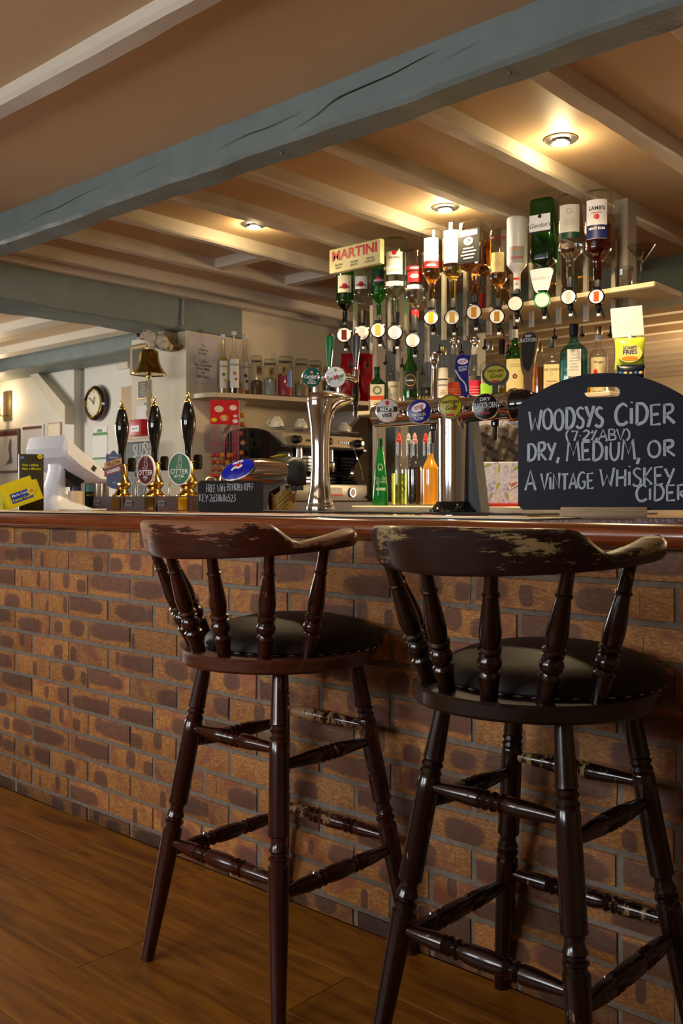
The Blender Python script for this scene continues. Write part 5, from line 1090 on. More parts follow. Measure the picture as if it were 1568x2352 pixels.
# note card and snack bags hanging beside the post
p = atY(1440, 740, 1.70); s = mpp(p); o = obj('note_card', MB().bbox(-35*s, 35*s, 0, .002, -33*s, 35*s, .0006, 1), PAPER, None, p, face_cam(p, 0), rot=(0, radians(-4), face_cam(p, 2))); tag(o, 'blank white square card pinned to the back bar post', 'card')
def pillow(w, h, d, n=12, mrow=10):
    R = []
    for j in range(mrow+1):
        v = j/mrow; z = -h + 2*h*v; bul = d*sin(pi*v)**.6; R.append([(w*(1 - .05*sin(pi*v))*cos(a), bul*sin(a)*(1 if abs(cos(a)) < .99 else 1) + .002*sin(a), z + .004*sin(3*a)*sin(pi*v)) for a in [2*pi*i/24 for i in range(24)]])
    return MB().rings(R)
p = atY(1446, 812, 1.70); s = mpp(p); t = thing('snack_bag', 'lime green and yellow snack bag clipped below the white card', 'snack bag', p, face_cam(p, 0))
obj('bag', pillow(34*s, 36*s, .02), flatmat('c3cf3a', .3), t, sharp=60)
m = MB(); fb = flat(-.0215); disc(m, fb, 0, -2*s, 27*s, 20*s); obj('label_oval', m, flatmat('e6dc7a', .35), t, sharp=0)
m = MB(); put_text(m, flat(-.0225), 'SCAMPI', 0, 12*s, 9*s, 3, bold=.02); put_text(m, flat(-.0225), 'FRIES', 0, 2*s, 14*s, 3, bold=.02); obj('lettering', m, flatmat('4a3f7a', .4), t, sharp=0)
m = MB(); disc(m, flat(-.0225), 0, -13*s, 18*s, 5*s); obj('snack_picture', m, ORANGE, t, sharp=0)
obj('clip', MB().bbox(-4*s, 4*s, -.008, .008, 28*s, 44*s, .001, 1), WHITEP, t)
p = atY(1448, 862, 1.69); t = thing('peanut_bag', 'dark blue peanut bag under the lime snack bag', 'snack bag', p, face_cam(p, 0)); obj('bag', pillow(31*s, 24*s, .014), flatmat('10182c', .3), t, sharp=60)
for k in range(9): m = MB(); m.sphere((-22*s + (k % 5)*11*s, -.0135, (4 - 12*(k//5))*s), 5*s, 8, 6, (1, .4, .8)); obj('peanut_picture', m, flatmat('caa876' if k % 3 else '2c6cae', .4), t)

# ---- lower counter: squash bottles, tall cordial bottle, printed box
def low(px, ytop, w, label, y=1.5, **k): return shelf_bottle(px, ytop, w, label, y=y, zs=ZL, group='cordial bottles on the lower counter', name='cordial_bottle', **k)
def pourer(t, px, ytop, y, col):
    H = atY(px, ytop, y).z - ZL; obj('pourer', MB().lathe([(.009, H - .012), (.013, H), (.013, H + .006), (.008, H + .008), (.0085, H + .022), (.003, H + .036)], 14), col, t)
REDP = flatmat('d8402c', .4); CLRP = flatmat('b8bca8', .4); PINKP = flatmat('dca49a', .4)
for px, yt, w, lq, lv, pc_, yy, lab in ((916, 1014, 36, L_LIME, .5, REDP, 1.5, 'lime cordial bottle with red pourer'), (938, 1014, 34, L_CLEAR, .55, CLRP, 1.6, 'clear cordial bottle with pale pourer'), (952, 1014, 34, L_CASS, .6, PINKP, 1.48, 'blackcurrant cordial bottle with pink pourer'), (977, 1014, 34, L_CASS, .5, REDP, 1.6, 'dark cordial bottle with red pourer beside the orange one'), (988, 1012, 38, L_ORG, .80, CLRP, 1.46, 'orange squash bottle with clear pourer')):
    t = low(px, yt, w, lab, y=yy, liq=lq, level=lv, sh=.55, nk=.78, rn=.012); pourer(t, px, yt, yy, pc_)
p = atY(873, 1160, 1.46); p.z = ZL + .0005; H = atY(873, 1010, 1.46).z - p.z; s = mpp(p)
t = thing('cordial_bottle', 'tall tapering green pressed cordial bottle with white print', 'bottle', p, face_cam(p), 'cordial bottles on the lower counter')
obj('glass', MB().lathe([(18*s,0),(19*s,.006),(18*s,H*.2),(14*s,H*.5),(9*s,H*.75),(6.5*s,H*.85),(6.5*s,H)], 28), flatmat('15702c', .1), t)
obj('cap', MB().lathe([(7.5*s,H*.9),(7.5*s,H+.004),(6*s,H+.006)], 18), flatmat('0c3c20', .3), t)
f = lambda x, z: (x, -(18.6*s - (18.6 - 9)*s*max(0, z/H - .1)/.65)*sqrt(max(0, 1 - (x/(17*s))**2)) - .002, z)
m = MB(); put_text(m, f, 'bottle', .0, H*.42, .024, xs=.8); put_text(m, f, 'green', .002, H*.35, .024, xs=.8); ringflat(m, f, 0, H*.58, .011, .016, .003); disc(m, f, 0, H*.53, .004, .01); patch(m, f, -10*s, 12*s, H*.23, H*.27); obj('print', m, flatmat('b9d4b0', .5), t, sharp=0)
p = atY(1150, 1160, 1.40); s = mpp(p); p.z = ZL + .012
t = thing('lime_print_box', 'cardboard beer box printed with ice and limes', 'box', p, face_cam(p, -2))
def box_print():
    m, tt, b = nt('ice_lime_print'); L = tt.links.new; tc = node(tt, 'ShaderNodeTexCoord'); vo = node(tt, 'ShaderNodeTexNoise', Scale=28.0, Detail=6.0, Distortion=2.5); L(tc.outputs['Object'], vo.inputs['Vector'])
    r = ramp(tt, vo.outputs[0], [(.3, C('6f6a96')), (.45, C('cbc2cc')), (.62, C('e2d8d2')), (.75, C('9b92b4'))]); L(r.outputs[0], b.inputs['Base Color']); b.inputs['Roughness'].default_value = .5; return m
ICE = box_print()
x0, x1, zt2 = -56*s, 56*s, 95*s
obj('carton', MB().bbox(x0, x1, 0, .10, 0, zt2, .002, 1), ICE, t)
obj('carton_seam', MB().box(-13*s, -10*s, -.0012, 0, 0, zt2), flatmat('d9c49a', .6), t)
for cx_, cz_, an in ((-30, 86, 20), (-22, 16, 60), (-2, 80, 80), (-5, 40, 70), (12, 16, -70), (36, 80, 30)):
    m = MB(); a = radians(an); poly(m, flat(-.0014), [((cx_ + 9*cos(b)*cos(a) - 5*sin(b)*sin(a))*s, (cz_ + 9*cos(b)*sin(a) + 5*sin(b)*cos(a))*s) for b in [pi*k/10 for k in range(11)]]); obj('lime_picture', m, flatmat('a8aa3c', .5), t, sharp=0)
for q_ in ([(-56*s, 62*s), (-36*s, 76*s), (-36*s, 38*s), (-56*s, 30*s)], [(18*s, 46*s), (56*s, 66*s), (56*s, 52*s), (18*s, 30*s)]): obj('white_panel', poly(MB(), flat(-.002), q_), CREAM, t, sharp=0)
m = MB(); put_text(m, flat(-.0026), 'uel', -46*s, 58*s, 15*s, 10, shear=.2); put_text(m, flat(-.0026), 'CA', -47*s, 42*s, 11*s, 8); obj('lettering', m, INK, t, sharp=0)
m = MB(); put_text(m, flat(-.0026), 'San', 28*s, 45*s, 13*s, 30, bold=.02); put_text(m, flat(-.0026), 'M', 48*s, 56*s, 14*s, 30, bold=.02); obj('lettering_red', m, RED, t, sharp=0)
o = obj('box_tray', MB().bbox(-.12, .12, -.02, .14, 0, .011, .002, 1), flatmat('c4301c', .4), None, (p.x, p.y, ZL + .0005), face_cam(p, -2)); tag(o, 'red tray edge under the lime printed box', 'tray')
# second printed panel and the dark cloth between
p2 = atY(1155, 1000, 1.72); s5 = mpp(p2); o = obj('printed_backing_panel', MB().bbox(-.13, .13, 0, .012, 0, (1150 - 966)*s5 + CAM.z - ZL, .002, 1), ICE, None, (p2.x, p2.y, ZL + .0005), face_cam(p2, -2)); tag(o, 'tall ice printed display panel behind the dark cloth', 'display panel')
bm = bmesh.new(); bmesh.ops.create_grid(bm, x_segments=40, y_segments=30, size=.5); p3 = atY(1155, 1070, 1.60); s6 = mpp(p3); hh = (1150 - 977)*s6 + CAM.z - ZL
rn = random.Random(3)
for v in bm.verts:
    x, y = v.co.x, v.co.y + .5; fold = .010*sin(22*x + 14*y) + .006*sin(45*x - 20*y + 1) + .004*sin(60*y + 30*x)
    v.co = Vector((x*.28 + .02*sin(3*y)*x, -.045*sin(pi*y)**.5 - fold*.8, y*hh + .004*sin(20*x)))
g = bmesh.ops.extrude_face_region(bm, geom=bm.faces[:])
for v in g['geom']:
    if isinstance(v, bmesh.types.BMVert): v.co.y = .05 + (v.co.y)*.2
o = obj('dark_cloth', MB().bm(bm), mat('brown_black_cloth', C('2a1f16'), .7, var=.25, scale=12), None, (p3.x, p3.y, ZL + .0005), face_cam(p3, 0)); tag(o, 'dark brown creased cloth hanging behind the lime printed box', 'cloth')

# ================================================================ end wall of the bar: shelf, syrups, jars, rack, coffee machine
ZSH = 1.674
e0, e1 = Vector((-4.36, 1.93)), Vector((-4.02, 2.95))
pts = catmull([(XW, YP + .03), (-4.47, 1.925), (-4.38, 1.945), (-4.31, 2.06), (-4.02, 2.95)], 5) + [(-3.98, 3.55), (XW, 3.55)]
t = thing('curved_shelf', 'cream painted curved wall shelf holding syrups and jars', 'shelf', (XW, YP, ZSH))
n = len(pts); vs = [(x - XW, y - YP, z) for z in (-.026, 0) for x, y in pts]
obj('board', MB().add(vs, [tuple(reversed(range(n))), tuple(range(n, 2*n))] + [(i, (i+1) % n, n + (i+1) % n, n + i) for i in range(n)]), CREAMP, t, sharp=30)
obj('bracket', MB().add([(.0, .28, -.026), (.2, .28, -.026), (.0, .28, -.22), (.0, .32, -.026), (.2, .32, -.026), (.0, .32, -.22)], [(0,1,2), (5,4,3), (0,3,4,1), (1,4,5,2), (2,5,3,0)]), JOISTW, t, sharp=0)
obj('bracket', MB().add([(.0, 1.28, -.026), (.3, 1.28, -.026), (.0, 1.28, -.26), (.0, 1.32, -.026), (.3, 1.32, -.026), (.0, 1.32, -.26)], [(0,1,2), (5,4,3), (0,3,4,1), (1,4,5,2), (2,5,3,0)]), JOISTW, t, sharp=0)
def atS(px, x): return atX(px, 880, x)
SYR = glass('glass_syrup', (.93,.92,.9))
for px, yt, w, lq, xx, lab in ((512, 770, 23, L_GOLD, -4.42, 'golden'), (537, 763, 27, flatmat('3a0c14', .15), -4.37, 'dark red'), (562, 770, 23, L_BROWN, -4.40, 'brown')):
    p = atS(px, xx); p.z = ZSH + .0005; q = atX(px, yt, xx)
    col = {'golden': 'olive green', 'dark red': 'orange almond', 'brown': 'brown star'}[lab]
    bottle('syrup_bottle', 'flavoured syrup bottle with %s syrup and white picture label' % lab, 'bottle', p, q.z - p.z, w/2*mpp(p), rn=.013, sh=.52, nk=.72, gm=SYR, liq=lq, level=.62 if lab == 'golden' else .22, cap=WHITEP, caph=.018, rz=face_cam(p, 8), group='syrup bottles on the wall shelf',
           labels=[(.10,.56,.85,flatmat('e6e0d8'),[('MONIN',.8,.018,INK,dict(xs=.95)),('#disc',.5,.011,flatmat({'golden':'6a8a2c','dark red':'c07a4a','brown':'5a3a2a'}[lab])),('#disc',.3,.009,flatmat({'golden':'b0b83a','dark red':'b0552c','brown':'7a2c24'}[lab]),dict(x=.3))])])
JARG = glass('glass_jar', (.9,.92,.88))
for i, (px, yt, w, fill, let) in enumerate(((589, 818, 29, '5a3a1c', 'D'), (620, 825, 32, '9a9a92', 'E'), (655, 819, 37, 'a83048', 'F'), (692, 825, 34, '8a7a60', 'E'), (724, 829, 32, '9a917e', ''), (752, 842, 22, '7d6a50', ''))):
    xx = -4.32 + .05*i if i < 4 else -4.14; p = atS(px, xx); p.z = ZSH + .0005; q = atX(px, yt, xx); H = q.z - p.z; r = w/2*mpp(p)
    what = ['with a D tag and brown contents', 'with an E tag and grey contents', 'with an F tag and pink packets inside', 'with an E tag beside the green badge', 'without a tag, next to the badges', 'half hidden behind the white badge'][i]
    t = thing('clip_jar', 'clip top glass jar ' + what, 'jar', p, face_cam(p, 6), 'clip top jars on the wall shelf')
    obj('glass', MB().lathe([(r*.9,0),(r,.005),(r,H*.76),(r*.84,H*.83),(r*.84,H*.88)], 26, None, True, False), JARG, t)
    obj('lid', MB().lathe([(r*.86,H*.885),(r*.95,H*.89),(r*.95,H*.95),(r*.8,H),(r*.3,H*1.0)], 26), JARG, t)
    obj('seal', MB().lathe([(r*.86,H*.865),(r*.92,H*.87),(r*.92,H*.885),(r*.86,H*.888)], 24), flatmat('8a8478', .5), t)
    obj('contents', MB().lathe([(r*.86,.004),(r*.92,.01),(r*.92,H*(.35 + .1*(i % 3))),(r*.4,H*(.4 + .1*(i % 3)))], 20), flatmat(fill, .7), t)
    obj('wire_clip', MB().tube([(r*1.03*cos(a), r*1.03*sin(a), H*.8) for a in [2*pi*k/24 for k in range(24)]], .0015, 5, True), STEEL, t)
    if i == 2: m = MB(); patch(m, cyl(r*1.015), r*.1, r*.9, H*.22, H*.62); obj('packet', m, flatmat('6a86c0', .4), t)
    if let:
        sx = [.35, .15, -.25, .3][i]; f = cyl(r + .004)
        m = MB(); x0, x1 = sx*r - .020, sx*r + .020; zc = H*.62; m.add([f(x0, zc + .032), f(x1, zc + .032), f(x1, zc - .02), f(sx*r, zc - .036), f(x0, zc - .02)], [(0,1,2,3,4)]); tg = obj('tag', m, TAN, t, sharp=0)
        m = MB(); put_text(m, cyl(r + .005), let, sx*r, zc + .002, .045, bold=.02, xs=.8); obj('tag_letter', m, INK, tg, sharp=0)
# red snack bags behind the fonts
for px, py, w, lab in ((803, 850, 22, 'crumpled red crisp packet behind the font levers, left one'), (836, 842, 24, 'crumpled red crisp packet behind the font levers, right one')):
    p = atX(px, py, -4.05); s = mpp(p); p.z = ZSH; hgt = (atX(px, 812, -4.05).z - p.z)/2
    t = thing('crisp_packet', lab, 'snack bag', (p.x, p.y, ZSH + .001), face_cam(p), 'red crisp packets on the wall shelf')
    m = pillow(w*s, hgt, .03); m.v = [(x*(1 + .12*sin(40*z)), y + .006*sin(60*x + 30*z), z + hgt) for x, y, z in m.v]; obj('packet', m, flatmat('a8141c', .3), t, sharp=60)
# laminated notice and cable on the wall / pillar
def on_x(px, py, x=XW): return atX(px, py, x)
a, b = on_x(432, 764, XW), on_x(498, 885, XW)
t = thing('drinks_notice', 'laminated notice on the pillar listing flavoured hot drinks', 'notice', (XW + .001, (a.y + b.y)/2, (a.z + b.z)/2), pi/2)
hw, hh = abs(b.y - a.y)/2, abs(a.z - b.z)/2
obj('sheet', MB().bbox(-hw, hw, -.002, 0, -hh, hh, .0006, 1), mat('laminate', C('d2cbd0'), .15, var=.02), t)
m = MB()
for k, (s_t) in enumerate(('Try', 'a Flavour', 'In your', '', 'Coffee', 'Hot Chocolate', 'Warm Milk', 'or', 'Milk Shake')):
    if s_t: put_text(m, flat(-.0028), s_t, 0, hh*.55 - k*hh*.158, hh*.15, xs=1.0, bold=.01)
obj('lettering', m, flatmat('5c5556', .7), t, sharp=0)
CABLE = flatmat('8c949a', .4)
pts = [on_x(512, 688, XW + .012), on_x(470, 683, XW + .012), on_x(436, 674, XW + .012), on_x(423, 682, XW + .012), on_x(421, 715, XW + .012), on_x(420, 745, XW + .012)]
pts = catmull([tuple(v) for v in pts], 5) + [tuple(atY(400, 750, YP - .01)), tuple(atY(350, 758, YP - .01))]
o = obj('surface_cable', MB().tube(pts, .006, 7), CABLE); tag(o, 'grey cable clipped over the low beam and pillar top', 'cable')

# ---- lollipop rack
pr_ = atX(515, 1010, -4.32); sR = mpp(pr_); rzr = face_cam(pr_, 12)
t = thing('sweet_rack', 'red wire sweet rack with a red header card by the coffee machine', 'display rack', pr_, rzr)
def rx(px): return (px - 515)*sR
def rz2(py): return (1010 - py)*sR
REDW = mat('red_wire', C('b3202c'), .3)
hd = obj('header_card', MB().bbox(rx(482), rx(548), -.005, 0, rz2(975), rz2(919), .001, 1), flatmat('d2222c', .35), t)
for (cx_, cy_, rr, col) in ((502, 940, 11, 'e8d8b0'), (535, 936, 9, 'f0e4d0'), (491, 965, 7, 'f0c822'), (514, 960, 11, 'f0a028'), (514, 961, 6, 'f4efe6'), (540, 955, 5, 'f0d0d0'), (540, 967, 7, 'f0e8e0')):
    m = MB(); disc(m, flat(-.0062 - .0004*(rr < 7)), rx(cx_), rz2(cy_), rr*sR, rr*sR*.7, 9); obj('header_picture', m, flatmat(col, .4), hd, sharp=0)
m = MB(); put_text(m, flat(-.0072), 'CHUPA', rx(514), rz2(950), 7*sR, 6, bold=.03); put_text(m, flat(-.0072), 'CHUPS', rx(514), rz2(961), 6*sR, 6, bold=.03); obj('lettering', m, RED, hd, sharp=0)
dz = .14
for k in range(11): x = rx(484 + k*6.2); obj('wire', MB().tube([(x, 0, rz2(975)), (x, 0, rz2(1058))], .0016, 5), REDW, t)
for py in (1018, 1058): obj('wire', MB().tube([(rx(483), 0, rz2(py)), (rx(548), 0, rz2(py)), (rx(548), dz, rz2(py))], .002, 5), REDW, t)
for k in range(6): y = dz*k/5; obj('wire', MB().tube([(rx(549), y, rz2(918)), (rx(549), y, rz2(1085))], .0018, 5), REDW, t)
obj('wire_post', MB().tube([(rx(520), .02, rz2(1060)), (rx(520), .02, CAM.z*0 + 1.03 - pr_.z)], .004, 6), REDW, t)
rn = random.Random(8); SW = [flatmat(c, .25) for c in ('c8402c', 'd8a020', 'b88a6a', 'a85a4a', 'cc7a30')]
for k in range(26):
    col, row = k % 5, k//5
    x = rx(491 + col*12 + rn.uniform(-3, 3)); z = rz2(1050 + 0*row) + (.012 if row == 0 else -.04*(row - 1) - .03)
    if row >= 4: x = rx(560 + rn.uniform(-4, 4)); z = rz2(950 + (k - 20)*22)
    o = obj('lollipop', MB().sphere((x, .03 if row < 4 else rn.uniform(.03, .1), z), .017, 10, 7), SW[rn.randrange(5)], t)

# ---- counter under the coffee machine
o = thing('coffee_counter', 'dark wooden counter under the coffee machine', 'counter', (XW, 1.75, 0))
obj('worktop', MB().bbox(.002, -3.9 - XW, 0, 1.75, .95, 1.03, .005, 1), DARKWOOD, o); obj('carcass', MB().box(.002, -3.95 - XW, .05, 1.75, 0, .949), DARKWOOD, o)
# ---- espresso machine (faces +X)
t = thing('espresso_machine', 'two group espresso machine with black side panels and silver control panel', 'coffee machine', (-4.26, 2.55, 1.0305), pi/2)
W2 = .37       # local x: along world +Y ; local -y: world +X
obj('drip_base', MB().bbox(-W2, W2, -.26, .22, 0, .105, .008), mat('machine_grey', C('8a857c'), .35, .4), t)
obj('rear_body', MB().bbox(-W2 + .03, W2 - .03, -.02, .22, .1, .40, .01), BLACKM, t)
for sx in (-1, 1):
    pr2 = [(-.27,.03),(-.25,.02),(.24,.02),(.26,.1),(.25,.36),(.2,.43),(.0,.44),(-.12,.41),(-.24,.33),(-.2,.30),(-.13,.2),(-.16,.12)]
    Mz = Matrix.Translation((sx*W2, 0, 0)) @ Matrix.Rotation(pi/2, 4, 'Z')
    obj('side_panel', MB().prism(catmull(pr2 + pr2[:1], 3)[:-1], -.012, .012, Mz), BLACKP, t, sharp=30)
cp = obj('control_panel', MB().add([(x, y, z) for x in (-W2 + .012, W2 - .012) for y, z in ((-.22,.325),(-.245,.335),(-.225,.405),(-.19,.41),(-.02,.41),(-.02,.325))], [(0,1,2,3,4,5), (11,10,9,8,7,6)] + [(i, (i+1) % 6, 6 + (i+1) % 6, 6 + i) for i in range(6)]), mat('panel_silver', C('b5ab98'), .3, .5), t, sharp=20)
for x0 in (-.16, .13):
    for k in range(6): obj('button', MB().lathe([(.007,0),(.007,.004)], 10, Matrix.Translation((x0 + k*.02, -.238, .366)) @ Matrix.Rotation(pi/2, 4, 'X')), BLACKP, cp)
for x in (-.27, -.0, .29): obj('steam_knob', MB().lathe([(.026,0),(.028,.02),(.02,.04),(.022,.05),(.015,.056)], 10, Matrix.Translation((x, -.236, .365)) @ Matrix.Rotation(pi/2, 4, 'X')), BLACKP, t)
for x in (-.13, .15):
    g = obj('group_head', MB().lathe([(.036,.19),(.04,.2),(.04,.24),(.03,.25),(.03,.33)], 20, Matrix.Translation((x, -.13, 0))), CHROME, t)
    obj('portafilter', MB().lathe([(.03,.16),(.036,.17),(.036,.19)], 18, Matrix.Translation((x, -.13, 0))).tube([(x, -.16, .175), (x, -.22, .17), (x, -.31, .155)], [.012, .014, .016], 10), BLACKP, g)
for x in (-.3, .31): obj('steam_wand', MB().tube(catmull([(x, -.2, .33), (x, -.23, .27), (x + .02, -.24, .2), (x + .03, -.25, .13)], 4), .005, 7), CHROME, t)
obj('gauge', MB().lathe([(.03,0),(.032,.006),(.028,.01)], 24, Matrix.Translation((.22, -.261, .055)) @ Matrix.Rotation(pi/2, 4, 'X')), CHROME, t)
obj('gauge_face', MB().lathe([(.025,.0102),(.001,.0104)], 20, Matrix.Translation((.22, -.261, .055)) @ Matrix.Rotation(pi/2, 4, 'X')), flatmat('c8b0a8', .3), t)
obj('maker_plate', MB().bbox(.02, .13, -.2625, -.26, .045, .085, .0005, 1), PAPER, t); obj('red_sticker', MB().bbox(.025, .135, -.2632, -.2605, .03, .043, .0005, 1), RED, t)
obj('cup_rail', MB().tube([(-W2 + .02, -.2, .44), (W2 - .02, -.2, .44)], .005, 7), STEEL, t)
gr = [obj('backsplash_slat', MB().box(.02, W2 - .03, -.026, -.0215, .12 + .022*k, .132 + .022*k), STEEL, t) for k in range(8)]
# cups on top
CUPW = mat('china_white', C('e4dcc8'), .25, var=.01)
rn = random.Random(5)
for k, (px, py) in enumerate(((640, 965), (660, 975), (672, 972), (684, 978), (700, 968), (770, 975), (800, 972))):
    x = -.30 + .1*k + rn.uniform(-.01, .01); yy = -.12 + .09*(k % 2); wpos = Matrix.Translation((-4.26, 2.55, 1.0305)) @ Matrix.Rotation(pi/2, 4, 'Z') @ Vector((x, yy, .4415))
    posw = ('first', 'second', 'third', 'fourth', 'fifth', 'sixth', 'seventh', 'eighth', 'ninth')[k]
    c = thing('coffee_cup', 'white china cup upside down on the coffee machine, %s from the left' % posw, 'cup', wpos, rn.uniform(0, 6), 'cups warming on the coffee machine')
    obj('bowl', MB().lathe([(.044,0),(.045,.004),(.042,.028),(.03,.052),(.02,.058),(.02,.063),(.018,.063)], 24), CUPW, c)
    obj('handle', MB().tube(catmull([(.043,0,.012),(.06,0,.012),(.066,0,.026),(.056,0,.04),(.038,0,.042)], 4), .0045, 7), CUPW, c)
# ---- bread basket behind the dispenser
p = atX(645, 1140, -3.95); p = atY(645, 1140, 1.2); p = Vector((-3.62, 1.45, 0)); p = atY(646, 1157, 1.15); 
o = thing('wicker_basket', 'small torn wicker basket between dispenser and chrome font', 'basket', (p.x, .99, BAR_Z + .0005), face_cam(p))
sW = mpp(Vector((p.x, .99, 1))); bx0 = atY(646, 1157, .99); o.location.x = bx0.x
m = MB(); R = []
for j in range(9):
    k = j/8; R.append([(( .047 + .012*k + .002*((i + j) % 2))*cos(a), (.04 + .01*k + .002*((i + j) % 2))*sin(a), k*.075 + (.012*sin(4*a + 1) if j == 8 else 0)) for i, a in enumerate([2*pi*i/32 for i in range(32)])])
obj('weave', m.rings(R, True, False), mat('wicker', C('a8843e'), .7, var=.35, scale=120, bumpy=.6), o, sharp=0)
for x, c in ((-.02, '6a4a8a'), (.03, 'b89a50')): obj('packet', MB().bbox(x - .014, x + .014, -.008, .008, .03, .105, .002, 1), flatmat(c, .4), o)

# ================================================================ pillar front: bell, plush dog, plaques, call point
def onP(px, py, y=YP): return atY(px, py, y)
p = onP(342, 800, 1.66); s = mpp(p)
t = thing('ship_bell', 'large brass bell hanging from the pillar with a knotted rope', 'bell', (p.x, p.y, p.z))
def bz(py): return atY(342, py, 1.66).z - p.z
z0, z1 = bz(861), bz(804); hB = z1 - z0
obj('bell', MB().lathe([(40*s,z0),(40.5*s,z0+.004),(36*s,z0+hB*.14),(29*s,z0+hB*.32),(24*s,z0+hB*.55),(22*s,z0+hB*.8),(20.5*s,z0+hB*.94),(17*s,z1),(5*s,z1+.004),(4.5*s,z1-.003),(16*s,z1-.006),(19*s,z0+hB*.9),(22.5*s,z0+hB*.5),(38*s,z0+.004)], 40, None, False, True), mat('bell_brass', (.55,.40,.10), .16, 1, var=.1), t)
obj('crown_loop', MB().sphere((0, 0, z1 + .012), .013, 12, 8).tube([(.013*cos(a), 0, z1 + .032 + .013*sin(a)) for a in [2*pi*k/16 for k in range(16)]], .005, 7, True), BRASS, t)
obj('clapper', MB().sphere((0, 0, z0 - .008), .014, 14, 9), BRASS, t)
obj('hanging_bracket', MB().tube([(0, 0, z1 + .045), (0, .1, z1 + .05), (0, YP - 1.66, z1 + .05)], .009, 8), mat('bracket_wood', C('7a6148'), .6), t)
zr = bz(960); pts = [(0, 0, z0 - .02), (0, 0, z0 - .06), (.002, 0, z0 - .1), (0, 0, z0 - .14)]
R = []; k = 0; z = z0 - .02; pth = []; rad = []
while z > zr: pth.append((.004*sin(z*40), .003*cos(z*55), z)); rad.append(.0035 if z > z0 - .085 else (.011 + .007*abs(sin(z*62)))); z -= .006
obj('knotted_rope', MB().tube(pth, rad, 8), mat('rope', C('b9ac88'), .8, bumpy=.5, scale=80), t)
obj('rope_ring', MB().tube([(.008*cos(a), 0, z0 - .03 + .008*sin(a)) for a in [2*pi*k/14 for k in range(14)]], .002, 5, True), STEEL, t)
# plush dog on a wooden block above the bell
p = onP(352, 806, 1.80); s = mpp(p)
o = obj('wooden_bracket', MB().bbox(-.005, .055, 0, .10, 0, .115, .004), mat('block_wood', C('a08c70'), .6), None, (onP(362, 806, 1.80).x, 1.808, p.z)); tag(o, 'small wooden wall block behind the plush dog', 'bracket')
t = thing('plush_dog', 'cream plush dog with brown nose sitting above the brass bell', 'soft toy', (onP(354, 806, 1.70).x, 1.70, p.z - .022), radians(38)); t.scale = (1.1, 1.1, 1.1)
PL = mat('plush', C('cbbda6'), .95, var=.12, scale=120, bumpy=.5)
m = bmesh.new()
def blob(parts):
    bm = bmesh.new()
    for c, r, k in parts:
        M = Matrix.Translation(c) @ Matrix.Diagonal((*[r*q for q in k], 1)); bmesh.ops.create_icosphere(bm, subdivisions=2, radius=1, matrix=M)
    me = bpy.data.meshes.new('tmp'); bm.to_mesh(me); bm.free(); ob = bpy.data.objects.new('tmp', me); COL.objects.link(ob)
    md = ob.modifiers.new('r', 'REMESH'); md.mode = 'VOXEL'; md.voxel_size = .006
    sm = ob.modifiers.new('s', 'SMOOTH'); sm.iterations = 4
    dg = bpy.context.evaluated_depsgraph_get(); me2 = bpy.data.meshes.new_from_object(ob.evaluated_get(dg)); bpy.data.objects.remove(ob)
    return me2
me = blob([((.03,0,.045),.05,(1,.8,.85)), ((.06,-.03,.02),.024,(1,1,1)), ((.0,-.045,.02),.022,(1,1,1.2)), ((.075,.02,.02),.024,(1,1,1)), ((-.03,-.03,.075),.036,(1,1,.95)), ((-.055,-.055,.063),.021,(1,1.1,.9)), ((-.02,-.035,.05),.026,(1,1,1))])
me.materials.append(PL); me.polygons.foreach_set('use_smooth', [True]*len(me.polygons)); obj('body', me, None, t)
obj('ear', MB().sphere((.005,-.045,.062), .022, 12, 8, (.7,.5,1.3)), PL, t); obj('ear', MB().sphere((-.035,.004,.066), .02, 12, 8, (.7,.5,1.3)), PL, t)
obj('nose', MB().sphere((-.066,-.078,.068), .0105, 10, 7), flatmat('3a2218', .5), t)
for e_ in ((-.05,-.062,.09), (-.034,-.064,.092)): obj('eye', MB().sphere(e_, .0035, 8, 6), BLACKP, t)
def plaque(name, label, cat, px0, px1, py0, py1, y, frame, face, fw=.012, th=.015, lines=None, lcol=None):
    a, b = onP(px0, py0, y), onP(px1, py1, y); hw, hh = (b.x - a.x)/2, (a.z - b.z)/2
    t = thing(name, label, cat, ((a.x + b.x)/2, y - .001, (a.z + b.z)/2))
    obj('frame', MB().bbox(-hw, hw, -th, 0, -hh, hh, .002, 1), frame, t); obj('panel', MB().box(-hw + fw, hw - fw, -th - .001, -th, -hh + fw, hh - fw), face, t)
    if lines:
        m = MB()
        for k, ln in enumerate(lines): put_text(m, flat(-th - .0018), ln, 0, (hh - fw)*(.78 - 1.5*k/max(1, len(lines) - 1 if len(lines) > 1 else 1)), (hh)*.8/len(lines), xs=.8)
        obj('lettering', m, lcol, t, sharp=0)
    return t, hw, hh, th
BROWNF = wood('frame_brown', C('4a2412'), C('6e3a20'), .4, 'Z')
plaque('framed_certificate', 'brown and gold framed certificate half behind the bell', 'picture', 304, 345, 795, 856, YP, BROWNF, GOLDINK, .010, .02)
t = [o for o in bpy.data.objects if o.name.startswith('framed_certificate')][0]; obj('inner_sheet', MB().box(-.065, .06, -.0225, -.0212, -.065, .065), flatmat('3a3226', .5), t)
plaque('brass_plaque', 'black plaque with gilt lettering below the bell', 'plaque', 318, 345, 875, 915, YP, GOLD, flatmat('1d160e', .4), .006, .008)
t = bpy.data.objects[[o.name for o in bpy.data.objects if o.name.startswith('brass_plaque')][0]]
m = MB(); [patch(m, flat(-.0105), -.03 + .006*(k % 3), .03 - .005*(k % 2), .034 - .014*k, .038 - .014*k, 2) for k in range(6)]; obj('gilt_lines', m, GOLDINK, t, sharp=0)['kind'] = 'stuff'
